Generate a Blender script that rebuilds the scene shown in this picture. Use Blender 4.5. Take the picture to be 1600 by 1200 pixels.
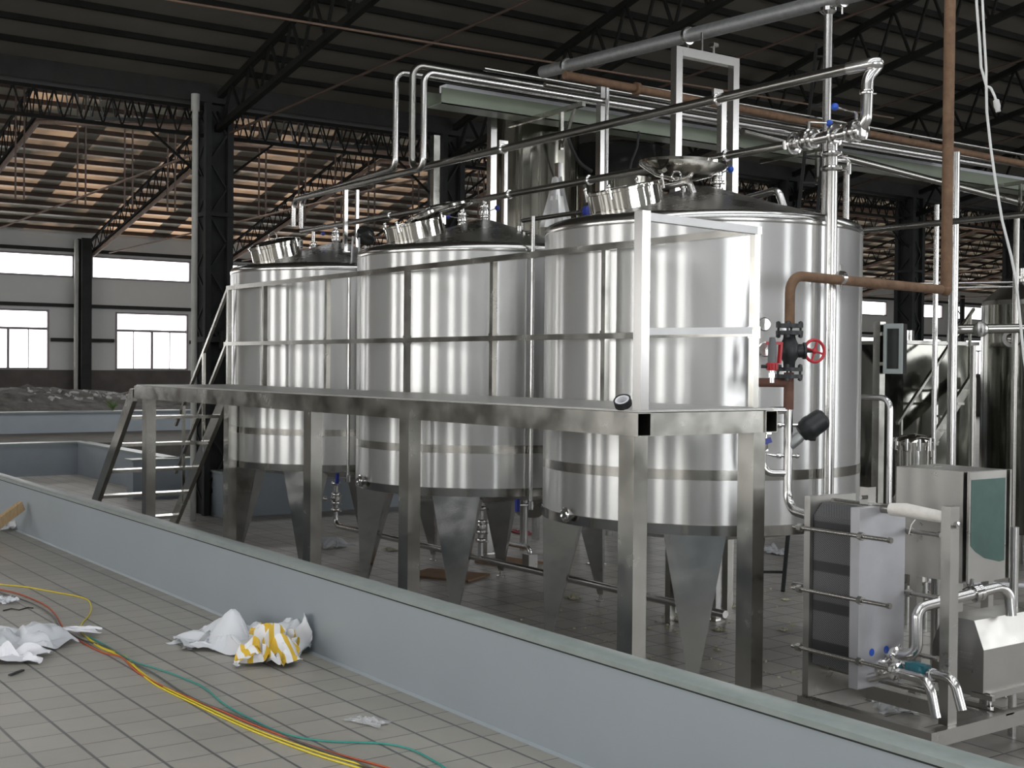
import bpy, bmesh, math, random
from mathutils import Vector, Matrix, noise
import numpy as np
PI = math.pi
random.seed(7)
S = bpy.context.scene
for o in list(bpy.data.objects):
    bpy.data.objects.remove(o)
COL = S.collection

# ------------------------------------------------------------------ camera
EYE = Vector((0, 0, 2.25))
F_PX, YAW, PITCH, ROLL = 1990.0, -0.9485, 0.01457, 0.00948
cy_, sy_ = math.cos(YAW), math.sin(YAW)
M0 = np.array([[cy_, 0, sy_], [-sy_, 0, cy_], [0, -1, 0]]).T
cp_, sp_ = math.cos(PITCH), math.sin(PITCH)
cr_, sr_ = math.cos(ROLL), math.sin(ROLL)
CM = np.array([[cr_, -sr_, 0], [sr_, cr_, 0], [0, 0, 1]]) @ np.array([[1, 0, 0], [0, cp_, -sp_], [0, sp_, cp_]]) @ M0
cam_d = bpy.data.cameras.new('camera')
cam = bpy.data.objects.new('camera', cam_d)
COL.objects.link(cam)
R0, R1, R2 = CM
cam.matrix_world = Matrix(((R0[0], -R1[0], -R2[0], EYE.x), (R0[1], -R1[1], -R2[1], EYE.y), (R0[2], -R1[2], -R2[2], EYE.z), (0, 0, 0, 1)))
cam_d.sensor_width = 36
cam_d.lens = F_PX / 1600 * 36
cam_d.clip_end = 300
S.camera = cam

# ------------------------------------------------------------------ world, exposure, lights
W = bpy.data.worlds.new('world')
S.world = W
W.use_nodes = True
W.node_tree.nodes['Background'].inputs[0].default_value = (0.75, 0.85, 1.0, 1)
W.node_tree.nodes['Background'].inputs[1].default_value = 0.35
S.view_settings.view_transform = 'Standard'
S.view_settings.look = 'None'
S.view_settings.gamma = 1
S.view_settings.exposure = 0.0
PANE_SOUTH, PANE_EAST, PANE_FAR, FILL_ROOF, FILL_ROOF_FAR = 9.0, 5.5, 5.5, 2.4, 3.6
S.cycles.max_bounces = 8
S.cycles.diffuse_bounces = 3
S.cycles.glossy_bounces = 5
S.cycles.transmission_bounces = 6
S.cycles.sample_clamp_indirect = 2.5
S.cycles.sample_clamp_direct = 4
S.cycles.use_denoising = True


# ------------------------------------------------------------------ pixel <-> place helpers (photo frame 1600 x 1200)


def ray(x, y):
    d = CM.T @ np.array([(x - 800) / F_PX, (y - 600) / F_PX, 1.0])
    return Vector(d)


def at_z(x, y, z):
    d = ray(x, y); return EYE + d * ((z - EYE.z) / d.z)


def at_y(x, y, v):
    d = ray(x, y); return EYE + d * (v / d.y)


def at_x(x, y, v):
    d = ray(x, y); return EYE + d * (v / d.x)


def at_d(x, y, dist):
    d = ray(x, y); return EYE + d * (dist / math.hypot(d.x, d.y))


# ------------------------------------------------------------------ materials
MATS = {}


def mat(name, color, rough=0.5, metal=0.0, var=0.0, var_scale=4.0, color2=None, bump=0.0, bump_scale=20.0, rvar=0.0, aniso=0.0, stretch=None, emit=0.0, spec=0.5):
    m = bpy.data.materials.new(name); m.use_nodes = True
    nt = m.node_tree; n = nt.nodes; l = nt.links
    b = n['Principled BSDF']
    b.inputs['Base Color'].default_value = (*color, 1)
    b.inputs['Roughness'].default_value = rough
    b.inputs['Metallic'].default_value = metal
    b.inputs['Specular IOR Level'].default_value = spec
    tc = n.new('ShaderNodeTexCoord')
    vec = tc.outputs['Object']
    if stretch:
        mp = n.new('ShaderNodeMapping'); mp.inputs['Scale'].default_value = stretch
        l.new(vec, mp.inputs['Vector']); vec = mp.outputs['Vector']
    if var or color2 or rvar:
        nz = n.new('ShaderNodeTexNoise'); nz.inputs['Scale'].default_value = var_scale
        nz.inputs['Detail'].default_value = 6; nz.inputs['Roughness'].default_value = .6
        l.new(vec, nz.inputs['Vector'])
        rp = n.new('ShaderNodeValToRGB')
        rp.color_ramp.elements[0].position = .28; rp.color_ramp.elements[1].position = .74
        c2 = color2 if color2 else tuple(min(1, c * (1 + var)) for c in color)
        c1 = color if color2 else tuple(c * (1 - var) for c in color)
        rp.color_ramp.elements[0].color = (*c1, 1); rp.color_ramp.elements[1].color = (*c2, 1)
        l.new(nz.outputs['Fac'], rp.inputs['Fac'])
        if var or color2:
            l.new(rp.outputs['Color'], b.inputs['Base Color'])
        if rvar:
            mr = n.new('ShaderNodeMapRange')
            mr.inputs['From Min'].default_value = .35; mr.inputs['From Max'].default_value = .65
            mr.inputs['To Min'].default_value = max(.02, rough - rvar); mr.inputs['To Max'].default_value = rough + rvar
            l.new(nz.outputs['Fac'], mr.inputs['Value']); l.new(mr.outputs['Result'], b.inputs['Roughness'])
    if bump:
        nb = n.new('ShaderNodeTexNoise'); nb.inputs['Scale'].default_value = bump_scale; nb.inputs['Detail'].default_value = 4
        l.new(vec, nb.inputs['Vector'])
        bp = n.new('ShaderNodeBump'); bp.inputs['Strength'].default_value = bump; bp.inputs['Distance'].default_value = .02
        l.new(nb.outputs['Fac'], bp.inputs['Height']); l.new(bp.outputs['Normal'], b.inputs['Normal'])
    if aniso:
        b.inputs['Anisotropic'].default_value = aniso
        b.inputs['Anisotropic Rotation'].default_value = .25
        tg = n.new('ShaderNodeTangent'); tg.direction_type = 'RADIAL'; tg.axis = 'Z'
        l.new(tg.outputs['Tangent'], b.inputs['Tangent'])
    if emit:
        b.inputs['Emission Color'].default_value = (*color, 1)
        b.inputs['Emission Strength'].default_value = emit
    MATS[name] = m
    return m


mat('tank_steel', (.60, .60, .595), .25, 1, aniso=1.0)
mat('polished_band', (.42, .41, .385), .16, 1, var=.06, var_scale=5)
mat('shoulder_steel', (.55, .545, .53), .2, 1)
mat('cone_steel', (.44, .43, .41), .30, 1, rvar=.06, var=.05, var_scale=3)
mat('leg_steel', (.56, .56, .55), .17, 1, rvar=.08, var=.14, var_scale=3, bump=.12, bump_scale=3)
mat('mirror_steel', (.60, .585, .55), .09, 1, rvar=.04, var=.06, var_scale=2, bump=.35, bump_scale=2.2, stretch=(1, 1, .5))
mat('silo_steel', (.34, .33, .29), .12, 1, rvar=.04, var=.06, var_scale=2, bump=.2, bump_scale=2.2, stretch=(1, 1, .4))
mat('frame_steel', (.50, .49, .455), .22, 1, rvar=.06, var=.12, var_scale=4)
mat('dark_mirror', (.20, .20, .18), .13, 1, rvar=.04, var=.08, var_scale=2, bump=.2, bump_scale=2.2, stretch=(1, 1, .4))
mat('pipe_steel', (.62, .61, .60), .22, 1)
mat('header_steel', (.38, .37, .35), .26, 1)
mat('fitting_steel', (.68, .67, .66), .14, 1)
mat('galvanised', (.36, .37, .37), .5, .8, var=.15, var_scale=18)
mat('sheet_steel', (.40, .39, .37), .34, 1, rvar=.08, var=.06, var_scale=4)
mat('plate_face', (.42, .42, .44), .42, .6, var=.07, var_scale=5)
mat('rust', (.11, .062, .036), .8, .1, color2=(.20, .118, .068), var_scale=12, bump=.2, bump_scale=60)
mat('rust_dark', (.10, .045, .035), .75, .1, color2=(.16, .08, .055), var_scale=14, bump=.2, bump_scale=60)
mat('black_iron', (.022, .024, .026), .45, .3, var=.3, var_scale=20)
mat('truss_paint', (.012, .012, .011), .8, 0, var=.3, var_scale=3, spec=.12)
mat('truss_rusty', (.20, .125, .085), .75, 0, color2=(.09, .06, .045), var_scale=2.5)
mat('purlin_far', (.035, .022, .016), .75, 0, color2=(.07, .04, .028), var_scale=2.5)
mat('column_paint', (.026, .027, .027), .7, 0, var=.25, var_scale=3, spec=.2)
mat('downpipe', (.36, .36, .34), .5, 0, var=.1)
mat('gutter', (.028, .028, .027), .7, 0, var=.2, spec=.2)
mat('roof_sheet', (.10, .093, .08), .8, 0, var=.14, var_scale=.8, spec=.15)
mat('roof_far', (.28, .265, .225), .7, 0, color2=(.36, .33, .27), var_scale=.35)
mat('wall_sheet', (.56, .565, .555), .7, 0, var=.06, var_scale=.5)
mat('wall_mid', (.36, .36, .35), .7, 0, var=.06)
mat('rail_satin', (.42, .42, .42), .42, 1, var=.08)
mat('chip', (.38, .38, .37), .85, 0, var=.3, var_scale=9)
mat('dirt', (.085, .078, .07), .9, 0, var=.3, var_scale=2)
mat('wall_shade', (.13, .13, .12), .8, 0, var=.1)  # shade put into the colour of the unseen south wall, for reflections
mat('wall_base', (.085, .075, .07), .85, 0, var=.3, var_scale=1.5)
mat('blue_paint', (.268, .300, .322), .42, 0, var=.035, var_scale=1.6)
mat('curb_cap', (.20, .235, .225), .38, 0, color2=(.27, .30, .29), var_scale=7)
mat('blue_back', (.26, .29, .32), .5, 0, var=.06, var_scale=1.6)
mat('rubber', (.018, .018, .019), .6, 0)
mat('blue_plastic', (.02, .035, .25), .4, 0)
mat('blue_knob', (.01, .07, .42), .35, 0)
mat('red_plastic', (.42, .02, .03), .4, 0)
mat('grey_cap', (.12, .125, .13), .5, 0)
mat('teal_paint', (.01, .10, .13), .45, 0)
mat('green_film', (.035, .085, .072), .4, 0, color2=(.045, .11, .095), var_scale=9)
mat('tray_green', (.20, .23, .175), .4, 0, var=.06)
mat('white_wrap', (.66, .63, .59), .7, 0, var=.08, var_scale=14, bump=.3, bump_scale=30)
mat('bag_white', (.72, .72, .76), .5, 0, var=.05, var_scale=9)
mat('wire_yellow', (.62, .50, .02), .45, 0)
mat('wire_red', (.40, .07, .02), .5, 0)
mat('wire_teal', (.02, .24, .20), .45, 0)
mat('wire_dark', (.07, .075, .07), .5, 0)
mat('cable_white', (.55, .56, .55), .5, 0)
mat('cardboard', (.28, .17, .10), .85, 0, var=.15, var_scale=5)
mat('wood', (.42, .29, .16), .7, 0, var=.25, var_scale=8, stretch=(1, 8, 1))
mat('rubble', (.05, .047, .042), .95, 0, color2=(.16, .16, .155), var_scale=3.5, bump=.8, bump_scale=6)
mat('scrap_pale', (.50, .48, .36), .8, 0, var=.3, var_scale=20)
mat('weed', (.10, .16, .05), .8, 0, var=.3)
mat('glass_dark', (.02, .022, .02), .08, 0, var=.1, spec=.35)
mat('box_frame', (.34, .38, .37), .5, .3)
mat('plug_grey', (.45, .45, .44), .5, 0)
mat('deck', (.46, .455, .44), .42, .85, var=.08, var_scale=5, bump=.15, bump_scale=60)
mat('window_frame', (.22, .19, .20), .5, .2)
mat('pane_far', (1, 1, 1), .3, 0, emit=PANE_FAR)
mat('pane_south', (1, .99, .97), .3, 0, emit=PANE_SOUTH)
mat('pane_east', (.96, .98, 1), .3, 0, emit=PANE_EAST)
mat('fill_roof', (.95, .98, 1), .3, 0, emit=FILL_ROOF)
mat('fill_roof_far', (.95, .98, 1), .3, 0, emit=FILL_ROOF_FAR)
mat('roof_glow_dim', (.80, .68, .5), .4, 0, emit=.05)  # dim copy of the glow painted on the far roof
mat('roof_glow', (.95, .66, .42), .4, 0, emit=.30)
# brushed shell: a sharp anisotropic lobe over a broad satin one
m = MATS['tank_steel']; nt = m.node_tree; b = nt.nodes['Principled BSDF']
b2 = nt.nodes.new('ShaderNodeBsdfPrincipled'); b2.inputs['Base Color'].default_value = (.66, .66, .655, 1); b2.inputs['Metallic'].default_value = .85; b2.inputs['Roughness'].default_value = .55
mx = nt.nodes.new('ShaderNodeMixShader'); mx.inputs[0].default_value = .34
nt.links.new(b.outputs[0], mx.inputs[1]); nt.links.new(b2.outputs[0], mx.inputs[2])
nt.links.new(mx.outputs[0], nt.nodes['Material Output'].inputs['Surface'])
# warm light patches of the far roof, put into a noise-broken glow
m = MATS['roof_glow']; nt = m.node_tree; b = nt.nodes['Principled BSDF']
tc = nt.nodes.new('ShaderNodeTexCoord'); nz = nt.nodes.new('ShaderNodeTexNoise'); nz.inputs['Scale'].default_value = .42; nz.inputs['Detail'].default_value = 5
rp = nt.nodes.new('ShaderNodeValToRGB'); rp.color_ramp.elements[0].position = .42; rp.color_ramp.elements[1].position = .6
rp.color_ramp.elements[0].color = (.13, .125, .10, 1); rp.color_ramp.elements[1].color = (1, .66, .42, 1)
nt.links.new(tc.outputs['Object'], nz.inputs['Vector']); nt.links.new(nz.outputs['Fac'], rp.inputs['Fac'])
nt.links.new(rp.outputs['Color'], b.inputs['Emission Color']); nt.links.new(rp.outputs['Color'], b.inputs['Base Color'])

# translucent film for plastic scraps
m = mat('film', (.78, .79, .80), .25, 0)
m.node_tree.nodes['Principled BSDF'].inputs['Transmission Weight'].default_value = .55
m = mat('bag_translucent', (.74, .76, .80), .35, 0)
m.node_tree.nodes['Principled BSDF'].inputs['Transmission Weight'].default_value = .2


def tile_mat(name, c1, c2, mortar, size, ox, oy, joint, rough, thin_scale=1.0):
    m = bpy.data.materials.new(name); m.use_nodes = True
    nt = m.node_tree; n = nt.nodes; l = nt.links; b = n['Principled BSDF']
    geo = n.new('ShaderNodeNewGeometry')
    sep = n.new('ShaderNodeSeparateXYZ'); l.new(geo.outputs['Position'], sep.inputs[0])

    def line(out, off, w):
        a = n.new('ShaderNodeMath'); a.operation = 'ADD'; a.inputs[1].default_value = off; l.new(out, a.inputs[0])
        p = n.new('ShaderNodeMath'); p.operation = 'PINGPONG'; p.inputs[1].default_value = size / 2; l.new(a.outputs[0], p.inputs[0])
        c = n.new('ShaderNodeMapRange'); c.inputs['From Min'].default_value = w * .45; c.inputs['From Max'].default_value = w * .75
        c.inputs['To Min'].default_value = 1; c.inputs['To Max'].default_value = 0
        l.new(p.outputs[0], c.inputs['Value'])
        return c.outputs['Result']
    lx = line(sep.outputs['X'], ox, joint * thin_scale); ly = line(sep.outputs['Y'], oy, joint)
    mx = n.new('ShaderNodeMath'); mx.operation = 'MAXIMUM'; l.new(lx, mx.inputs[0]); l.new(ly, mx.inputs[1])
    # per tile tone
    def cell(out, off):
        a = n.new('ShaderNodeMath'); a.operation = 'ADD'; a.inputs[1].default_value = off; l.new(out, a.inputs[0])
        d = n.new('ShaderNodeMath'); d.operation = 'DIVIDE'; d.inputs[1].default_value = size; l.new(a.outputs[0], d.inputs[0])
        f = n.new('ShaderNodeMath'); f.operation = 'FLOOR'; l.new(d.outputs[0], f.inputs[0]); return f.outputs[0]
    cmb = n.new('ShaderNodeCombineXYZ'); l.new(cell(sep.outputs['X'], ox), cmb.inputs[0]); l.new(cell(sep.outputs['Y'], oy), cmb.inputs[1])
    wn = n.new('ShaderNodeTexWhiteNoise'); wn.noise_dimensions = '2D'; l.new(cmb.outputs[0], wn.inputs['Vector'])
    nz = n.new('ShaderNodeTexNoise'); nz.inputs['Scale'].default_value = 1.3; nz.inputs['Detail'].default_value = 8; nz.inputs['Roughness'].default_value = .65
    l.new(geo.outputs['Position'], nz.inputs['Vector'])
    ad = n.new('ShaderNodeMath'); ad.operation = 'MULTIPLY_ADD'; ad.inputs[1].default_value = .28; l.new(wn.outputs['Value'], ad.inputs[0]); l.new(nz.outputs['Fac'], ad.inputs[2])
    rp = n.new('ShaderNodeValToRGB'); rp.color_ramp.elements[0].position = .4; rp.color_ramp.elements[1].position = .85
    rp.color_ramp.elements[0].color = (*c1, 1); rp.color_ramp.elements[1].color = (*c2, 1); l.new(ad.outputs[0], rp.inputs['Fac'])
    mix = n.new('ShaderNodeMixRGB'); mix.inputs['Color2'].default_value = (*mortar, 1)
    l.new(mx.outputs[0], mix.inputs['Fac']); l.new(rp.outputs['Color'], mix.inputs['Color1']); l.new(mix.outputs[0], b.inputs['Base Color'])
    b.inputs['Roughness'].default_value = rough
    bp = n.new('ShaderNodeBump'); bp.inputs['Strength'].default_value = .35; bp.inputs['Distance'].default_value = .004; bp.invert = True
    l.new(mx.outputs[0], bp.inputs['Height']); l.new(bp.outputs['Normal'], b.inputs['Normal'])
    MATS[name] = m


tile_mat('tiles_near', (.26, .247, .218), (.325, .308, .272), (.095, .095, .10), .215, .13, .04, .011, .38, .55)
tile_mat('tiles_low', (.25, .235, .215), (.37, .35, .32), (.09, .09, .085), .30, .15, .2, .012, .42, 1)

# corrugated plate pack: fine steel teeth in black gaskets
m = bpy.data.materials.new('plate_pack'); m.use_nodes = True; MATS['plate_pack'] = m
nt = m.node_tree; n = nt.nodes; l = nt.links; b = n['Principled BSDF']
geo = n.new('ShaderNodeNewGeometry'); sep = n.new('ShaderNodeSeparateXYZ'); l.new(geo.outputs['Position'], sep.inputs[0])


def _wave(nt, out, k, ph=0.0):
    a = nt.nodes.new('ShaderNodeMath'); a.operation = 'MULTIPLY_ADD'; a.inputs[1].default_value = k; a.inputs[2].default_value = ph; nt.links.new(out, a.inputs[0])
    s = nt.nodes.new('ShaderNodeMath'); s.operation = 'SINE'; nt.links.new(a.outputs[0], s.inputs[0]); return s.outputs[0]


wx = _wave(nt, sep.outputs['X'], 2 * PI / .012); wz = _wave(nt, sep.outputs['Z'], 2 * PI / .014)
pr = n.new('ShaderNodeMath'); pr.operation = 'MULTIPLY'; l.new(wx, pr.inputs[0]); l.new(wz, pr.inputs[1])
wb = _wave(nt, sep.outputs['Z'], 2 * PI / .235, .9)
cl = n.new('ShaderNodeMapRange'); cl.inputs['From Min'].default_value = -.75; cl.inputs['From Max'].default_value = -.6; l.new(wb, cl.inputs['Value'])
gt = n.new('ShaderNodeMapRange'); gt.inputs['From Min'].default_value = .1; gt.inputs['From Max'].default_value = .6; l.new(pr.outputs[0], gt.inputs['Value'])
mu = n.new('ShaderNodeMath'); mu.operation = 'MULTIPLY'; l.new(cl.outputs[0], mu.inputs[0]); l.new(gt.outputs[0], mu.inputs[1])
mix = n.new('ShaderNodeMixRGB'); mix.inputs['Color1'].default_value = (.018, .018, .02, 1); mix.inputs['Color2'].default_value = (.24, .24, .25, 1)
l.new(mu.outputs[0], mix.inputs['Fac']); l.new(mix.outputs[0], b.inputs['Base Color']); b.inputs['Roughness'].default_value = .5

# bag printed with yellow bands
m = mat('bag_printed', (.72, .72, .74), .5, 0)
nt = m.node_tree; n = nt.nodes; l = nt.links; b = n['Principled BSDF']
tc = n.new('ShaderNodeTexCoord'); wv = n.new('ShaderNodeTexWave'); wv.inputs['Scale'].default_value = 5.0; wv.inputs['Distortion'].default_value = 2.0; wv.inputs['Detail'].default_value = 1
wv.bands_direction = 'Y'
l.new(tc.outputs['Object'], wv.inputs['Vector'])
rp = n.new('ShaderNodeValToRGB'); rp.color_ramp.interpolation = 'CONSTANT'; rp.color_ramp.elements[1].position = .6
rp.color_ramp.elements[0].color = (.72, .72, .74, 1); rp.color_ramp.elements[1].color = (.62, .40, .03, 1)
l.new(wv.outputs['Fac'], rp.inputs['Fac']); l.new(rp.outputs['Color'], b.inputs['Base Color'])


# ------------------------------------------------------------------ mesh builder
def V(*a):
    return Vector(a)


class MB:
    def __init__(s):
        s.v = []; s.f = []

    def add(s, vs, fs):
        k = len(s.v); s.v += [Vector(p) for p in vs]; s.f += [tuple(i + k for i in f) for f in fs]; return s

    def box(s, c, d, rot=None):
        c = Vector(c); x, y, z = d[0] / 2, d[1] / 2, d[2] / 2
        vs = [V(-x, -y, -z), V(x, -y, -z), V(x, y, -z), V(-x, y, -z), V(-x, -y, z), V(x, -y, z), V(x, y, z), V(-x, y, z)]
        if rot is not None: vs = [rot @ p for p in vs]
        return s.add([c + p for p in vs], [(3, 2, 1, 0), (4, 5, 6, 7), (0, 1, 5, 4), (1, 2, 6, 5), (2, 3, 7, 6), (3, 0, 4, 7)])

    def bb(s, x0, x1, y0, y1, z0, z1):
        return s.box(((x0 + x1) / 2, (y0 + y1) / 2, (z0 + z1) / 2), (abs(x1 - x0), abs(y1 - y0), abs(z1 - z0)))

    def bar(s, a, b, w, h, up=(0, 0, 1)):
        a = Vector(a); b = Vector(b); d = b - a; L = d.length; d.normalize()
        up = Vector(up)
        if abs(d.dot(up)) > .99: up = V(0, 1, 0)
        sx = d.cross(up).normalized(); uz = sx.cross(d).normalized()
        rot = Matrix((d, sx, uz)).transposed()
        return s.box((a + b) / 2, (L, w, h), rot)

    def tube(s, pts, r, seg=14, bend=0.0, cap=True, steps=6, ends=None):
        pts = [Vector(p) for p in pts]
        path = [pts[0]]
        for i in range(1, len(pts) - 1):
            a, b, c = pts[i - 1], pts[i], pts[i + 1]
            u = (a - b); w = (c - b); lu, lw = u.length, w.length; u.normalize(); w.normalize()
            if bend <= 0 or abs(u.dot(w)) > .999:
                path.append(b); continue
            ang = math.acos(max(-1, min(1, u.dot(w))))
            t = min(bend / math.tan(ang / 2), lu * .48, lw * .48)
            p0, p1 = b + u * t, b + w * t
            rr = t * math.tan(ang / 2)
            cen = b + (u + w).normalized() * (rr / math.sin(ang / 2))
            v0, v1 = p0 - cen, p1 - cen
            tot = PI - ang; ax = v0.cross(v1).normalized()
            for k in range(steps + 1):
                path.append(cen + Matrix.Rotation(tot * k / steps, 3, ax) @ v0)
        path.append(pts[-1])
        rs = r if isinstance(r, (list, tuple)) else [r] * len(path)
        d0 = (path[1] - path[0]).normalized()
        nrm = d0.orthogonal().normalized()
        rings = []
        for i, p in enumerate(path):
            if i == 0: d = d0
            elif i == len(path) - 1: d = (path[-1] - path[-2]).normalized()
            else: d = ((path[i] - path[i - 1]).normalized() + (path[i + 1] - path[i]).normalized()).normalized()
            nrm = (nrm - d * nrm.dot(d)).normalized(); bn = d.cross(nrm)
            rings.append([p + (nrm * math.cos(2 * PI * k / seg) + bn * math.sin(2 * PI * k / seg)) * rs[i] for k in range(seg)])
        vs = [q for ring in rings for q in ring]; fs = []
        for i in range(len(rings) - 1):
            for k in range(seg):
                a = i * seg + k; b = i * seg + (k + 1) % seg
                fs.append((a, b, b + seg, a + seg))
        if cap:
            fs.append(tuple(range(seg))[::-1]); fs.append(tuple(range((len(rings) - 1) * seg, len(rings) * seg)))
        return s.add(vs, fs)

    def cyl(s, a, b, r, seg=20):
        return s.tube([a, b], r, seg)

    def lathe(s, prof, c=(0, 0, 0), axis=(0, 0, 1), seg=48, closed=True):
        c = Vector(c); q = V(0, 0, 1).rotation_difference(Vector(axis)); vs = []; fs = []
        for (r, z) in prof:
            for k in range(seg):
                a = 2 * PI * k / seg
                vs.append(c + q @ V(max(r, 1e-4) * math.cos(a), max(r, 1e-4) * math.sin(a), z))
        for i in range(len(prof) - 1):
            for k in range(seg):
                a = i * seg + k; b = i * seg + (k + 1) % seg
                fs.append((a, b, b + seg, a + seg))
        if closed:
            if prof[0][0] > 1e-3: fs.append(tuple(range(seg))[::-1])
            if prof[-1][0] > 1e-3: fs.append(tuple(range((len(prof) - 1) * seg, len(prof) * seg)))
        return s.add(vs, fs)

    def prism(s, poly, ext):
        ext = Vector(ext); poly = [Vector(p) for p in poly]; k = len(poly)
        vs = poly + [p + ext for p in poly]
        fs = [tuple(range(k))[::-1], tuple(range(k, 2 * k))] + [(i, (i + 1) % k, (i + 1) % k + k, i + k) for i in range(k)]
        return s.add(vs, fs)

    def ball(s, c, r, seg=14):
        n_ = seg // 2
        return s.lathe([(r * math.sin(PI * i / n_), -r * math.cos(PI * i / n_)) for i in range(n_ + 1)], c, seg=seg, closed=False)

    def torus(s, c, R, r, axis=(0, 0, 1), seg=28, ts=10):
        q = V(0, 0, 1).rotation_difference(Vector(axis)); c = Vector(c); vs = []; fs = []
        for i in range(seg):
            a = 2 * PI * i / seg
            for k in range(ts):
                t = 2 * PI * k / ts
                vs.append(c + q @ V((R + r * math.cos(t)) * math.cos(a), (R + r * math.cos(t)) * math.sin(a), r * math.sin(t)))
        for i in range(seg):
            for k in range(ts):
                fs.append((i * ts + k, ((i + 1) % seg) * ts + k, ((i + 1) % seg) * ts + (k + 1) % ts, i * ts + (k + 1) % ts))
        return s.add(vs, fs)

    def build(s, name, material, parent=None, angle=35, origin=None):
        off = V(0, 0, 0)
        if parent is not None:
            off = wloc(parent)
        elif origin is not None:
            off = Vector(origin)
        me = bpy.data.meshes.new(name)
        me.from_pydata([p - off for p in s.v], [], s.f)
        bm = bmesh.new(); bm.from_mesh(me); bmesh.ops.recalc_face_normals(bm, faces=bm.faces); bm.to_mesh(me); bm.free()
        me.polygons.foreach_set('use_smooth', [True] * len(me.polygons))
        me.set_sharp_from_angle(angle=math.radians(angle))
        me.materials.append(MATS[material])
        o = bpy.data.objects.new(name, me); COL.objects.link(o)
        if parent is not None:
            o.parent = parent
        elif origin is not None:
            o.location = off
        return o


def wloc(o):
    p = V(0, 0, 0)
    while o is not None:
        p = p + Vector(o.location); o = o.parent
    return p


def tag(o, label, cat, group=None, kind=None):
    o['label'] = label; o['category'] = cat
    if group: o['group'] = group
    if kind: o['kind'] = kind
    return o


def thing(name, label, cat, loc=(0, 0, 0), group=None):
    o = bpy.data.objects.new(name, None); COL.objects.link(o); o.location = loc
    o.empty_display_size = .1
    return tag(o, label, cat, group)


def struct(name, mb, material, parent=None, origin=None):
    o = mb.build(name, material, parent, origin=origin)
    if parent is None: o['kind'] = 'structure'
    return o


# ================================================================== SETTING
ORD = ['first', 'second', 'third', 'fourth', 'fifth', 'sixth', 'seventh', 'eighth', 'ninth', 'tenth', 'eleventh', 'twelfth', 'thirteenth', 'fourteenth', 'fifteenth', 'sixteenth', 'seventeenth', 'eighteenth']
NEAR_Z, CURB_Y0, CURB_Y1, CURB_Z = 0.60, 3.30, 3.40, 1.08
XE, XW, YS, YN = 8.0, -37.0, -9.0, 58.0
VAL_X, VAL_Z, SL = -18.0, 6.31, 0.25
struct('floor', MB().bb(XW, XE, CURB_Y0 + .02, YN, -.2, 0), 'tiles_low')
struct('floor_raised', MB().bb(XW, XE, YS, CURB_Y0 - .0, -.2, NEAR_Z), 'tiles_near')
# long blue curb between the raised floor and the tank floor
cb = MB()
cb.prism([(XW, CURB_Y0, NEAR_Z - .1), (XW, CURB_Y1 + .02, -.1), (XW, CURB_Y1 + .02, CURB_Z - .03), (XW, CURB_Y0, CURB_Z - .03)], (XE - XW, 0, 0))
cb.prism([(XW, CURB_Y0 - .012, NEAR_Z), (XW, CURB_Y0, NEAR_Z), (XW, CURB_Y0, NEAR_Z + .012)], (XE - XW, 0, 0))
o = struct('trim_1', cb, 'blue_paint')
cp = MB()
cp.prism([(XW, CURB_Y0 - .006, CURB_Z - .03), (XW, CURB_Y1 + .03, CURB_Z - .03), (XW, CURB_Y1 + .03, CURB_Z - .008), (XW, CURB_Y1 - .01, CURB_Z), (XW, CURB_Y0 + .01, CURB_Z), (XW, CURB_Y0 - .006, CURB_Z - .008)], (XE - XW, 0, 0))
struct('trim_2', cp, 'curb_cap')
struct('trim_11', MB().bb(XW, XE, CURB_Y0 - .0045, CURB_Y0 - .0005, CURB_Z - .037, CURB_Z - .0305), 'gutter')  # dark strip drawn as the shadow groove under the cap

# ---- terraces and low blue walls at the back left
t3 = MB().bb(-25.9, -25.6, CURB_Y1 + .04, 7.9, 0, .62).bb(-25.6, -20.6, 7.75, 7.95, 0, .62)
struct('trim_3', t3, 'blue_back')
struct('trim_4', MB().bb(-25.93, -25.57, CURB_Y1 + .04, 7.9, .62, .65).bb(-25.57, -20.6, 7.72, 7.98, .62, .65), 'curb_cap')
struct('trim_5', MB().bb(-20.8, -20.5, 7.1, 13.5, 0, .62), 'blue_back')
struct('trim_6', MB().bb(-20.83, -20.47, 7.07, 13.53, .62, .65), 'curb_cap')
struct('trim_7', MB().bb(-18.3, -17.4, 7.35, 13.0, 0, .64), 'blue_back')
struct('trim_8', MB().bb(-18.33, -17.37, 7.32, 13.03, .64, .67), 'curb_cap')
struct('floor_terrace', MB().bb(XW, -25.9, CURB_Y1 + .04, 30, 0, .60), 'dirt')
struct('trim_9', MB().bb(-30.2, -29.9, CURB_Y1 + .04, 30, .6, 1.06), 'blue_back')
struct('trim_10', MB().bb(-30.25, -29.85, CURB_Y1 + .04, 30, 1.06, 1.09), 'curb_cap')

# ---- walls
BAY0, BAY = 7.17, 4.1
wins = []     # (y0, y1, z0, z1)
for k in range(-3, 12):
    yb = BAY0 + BAY * k
    wins.append((yb + (.35 if k < 0 else .28 if k > 0 else .3), yb + (3.9 if k <= 0 else 3.27), 4.64, 5.30))
    wins.append((yb + 1.0, yb + 3.2, 2.01, 3.70))


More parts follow.
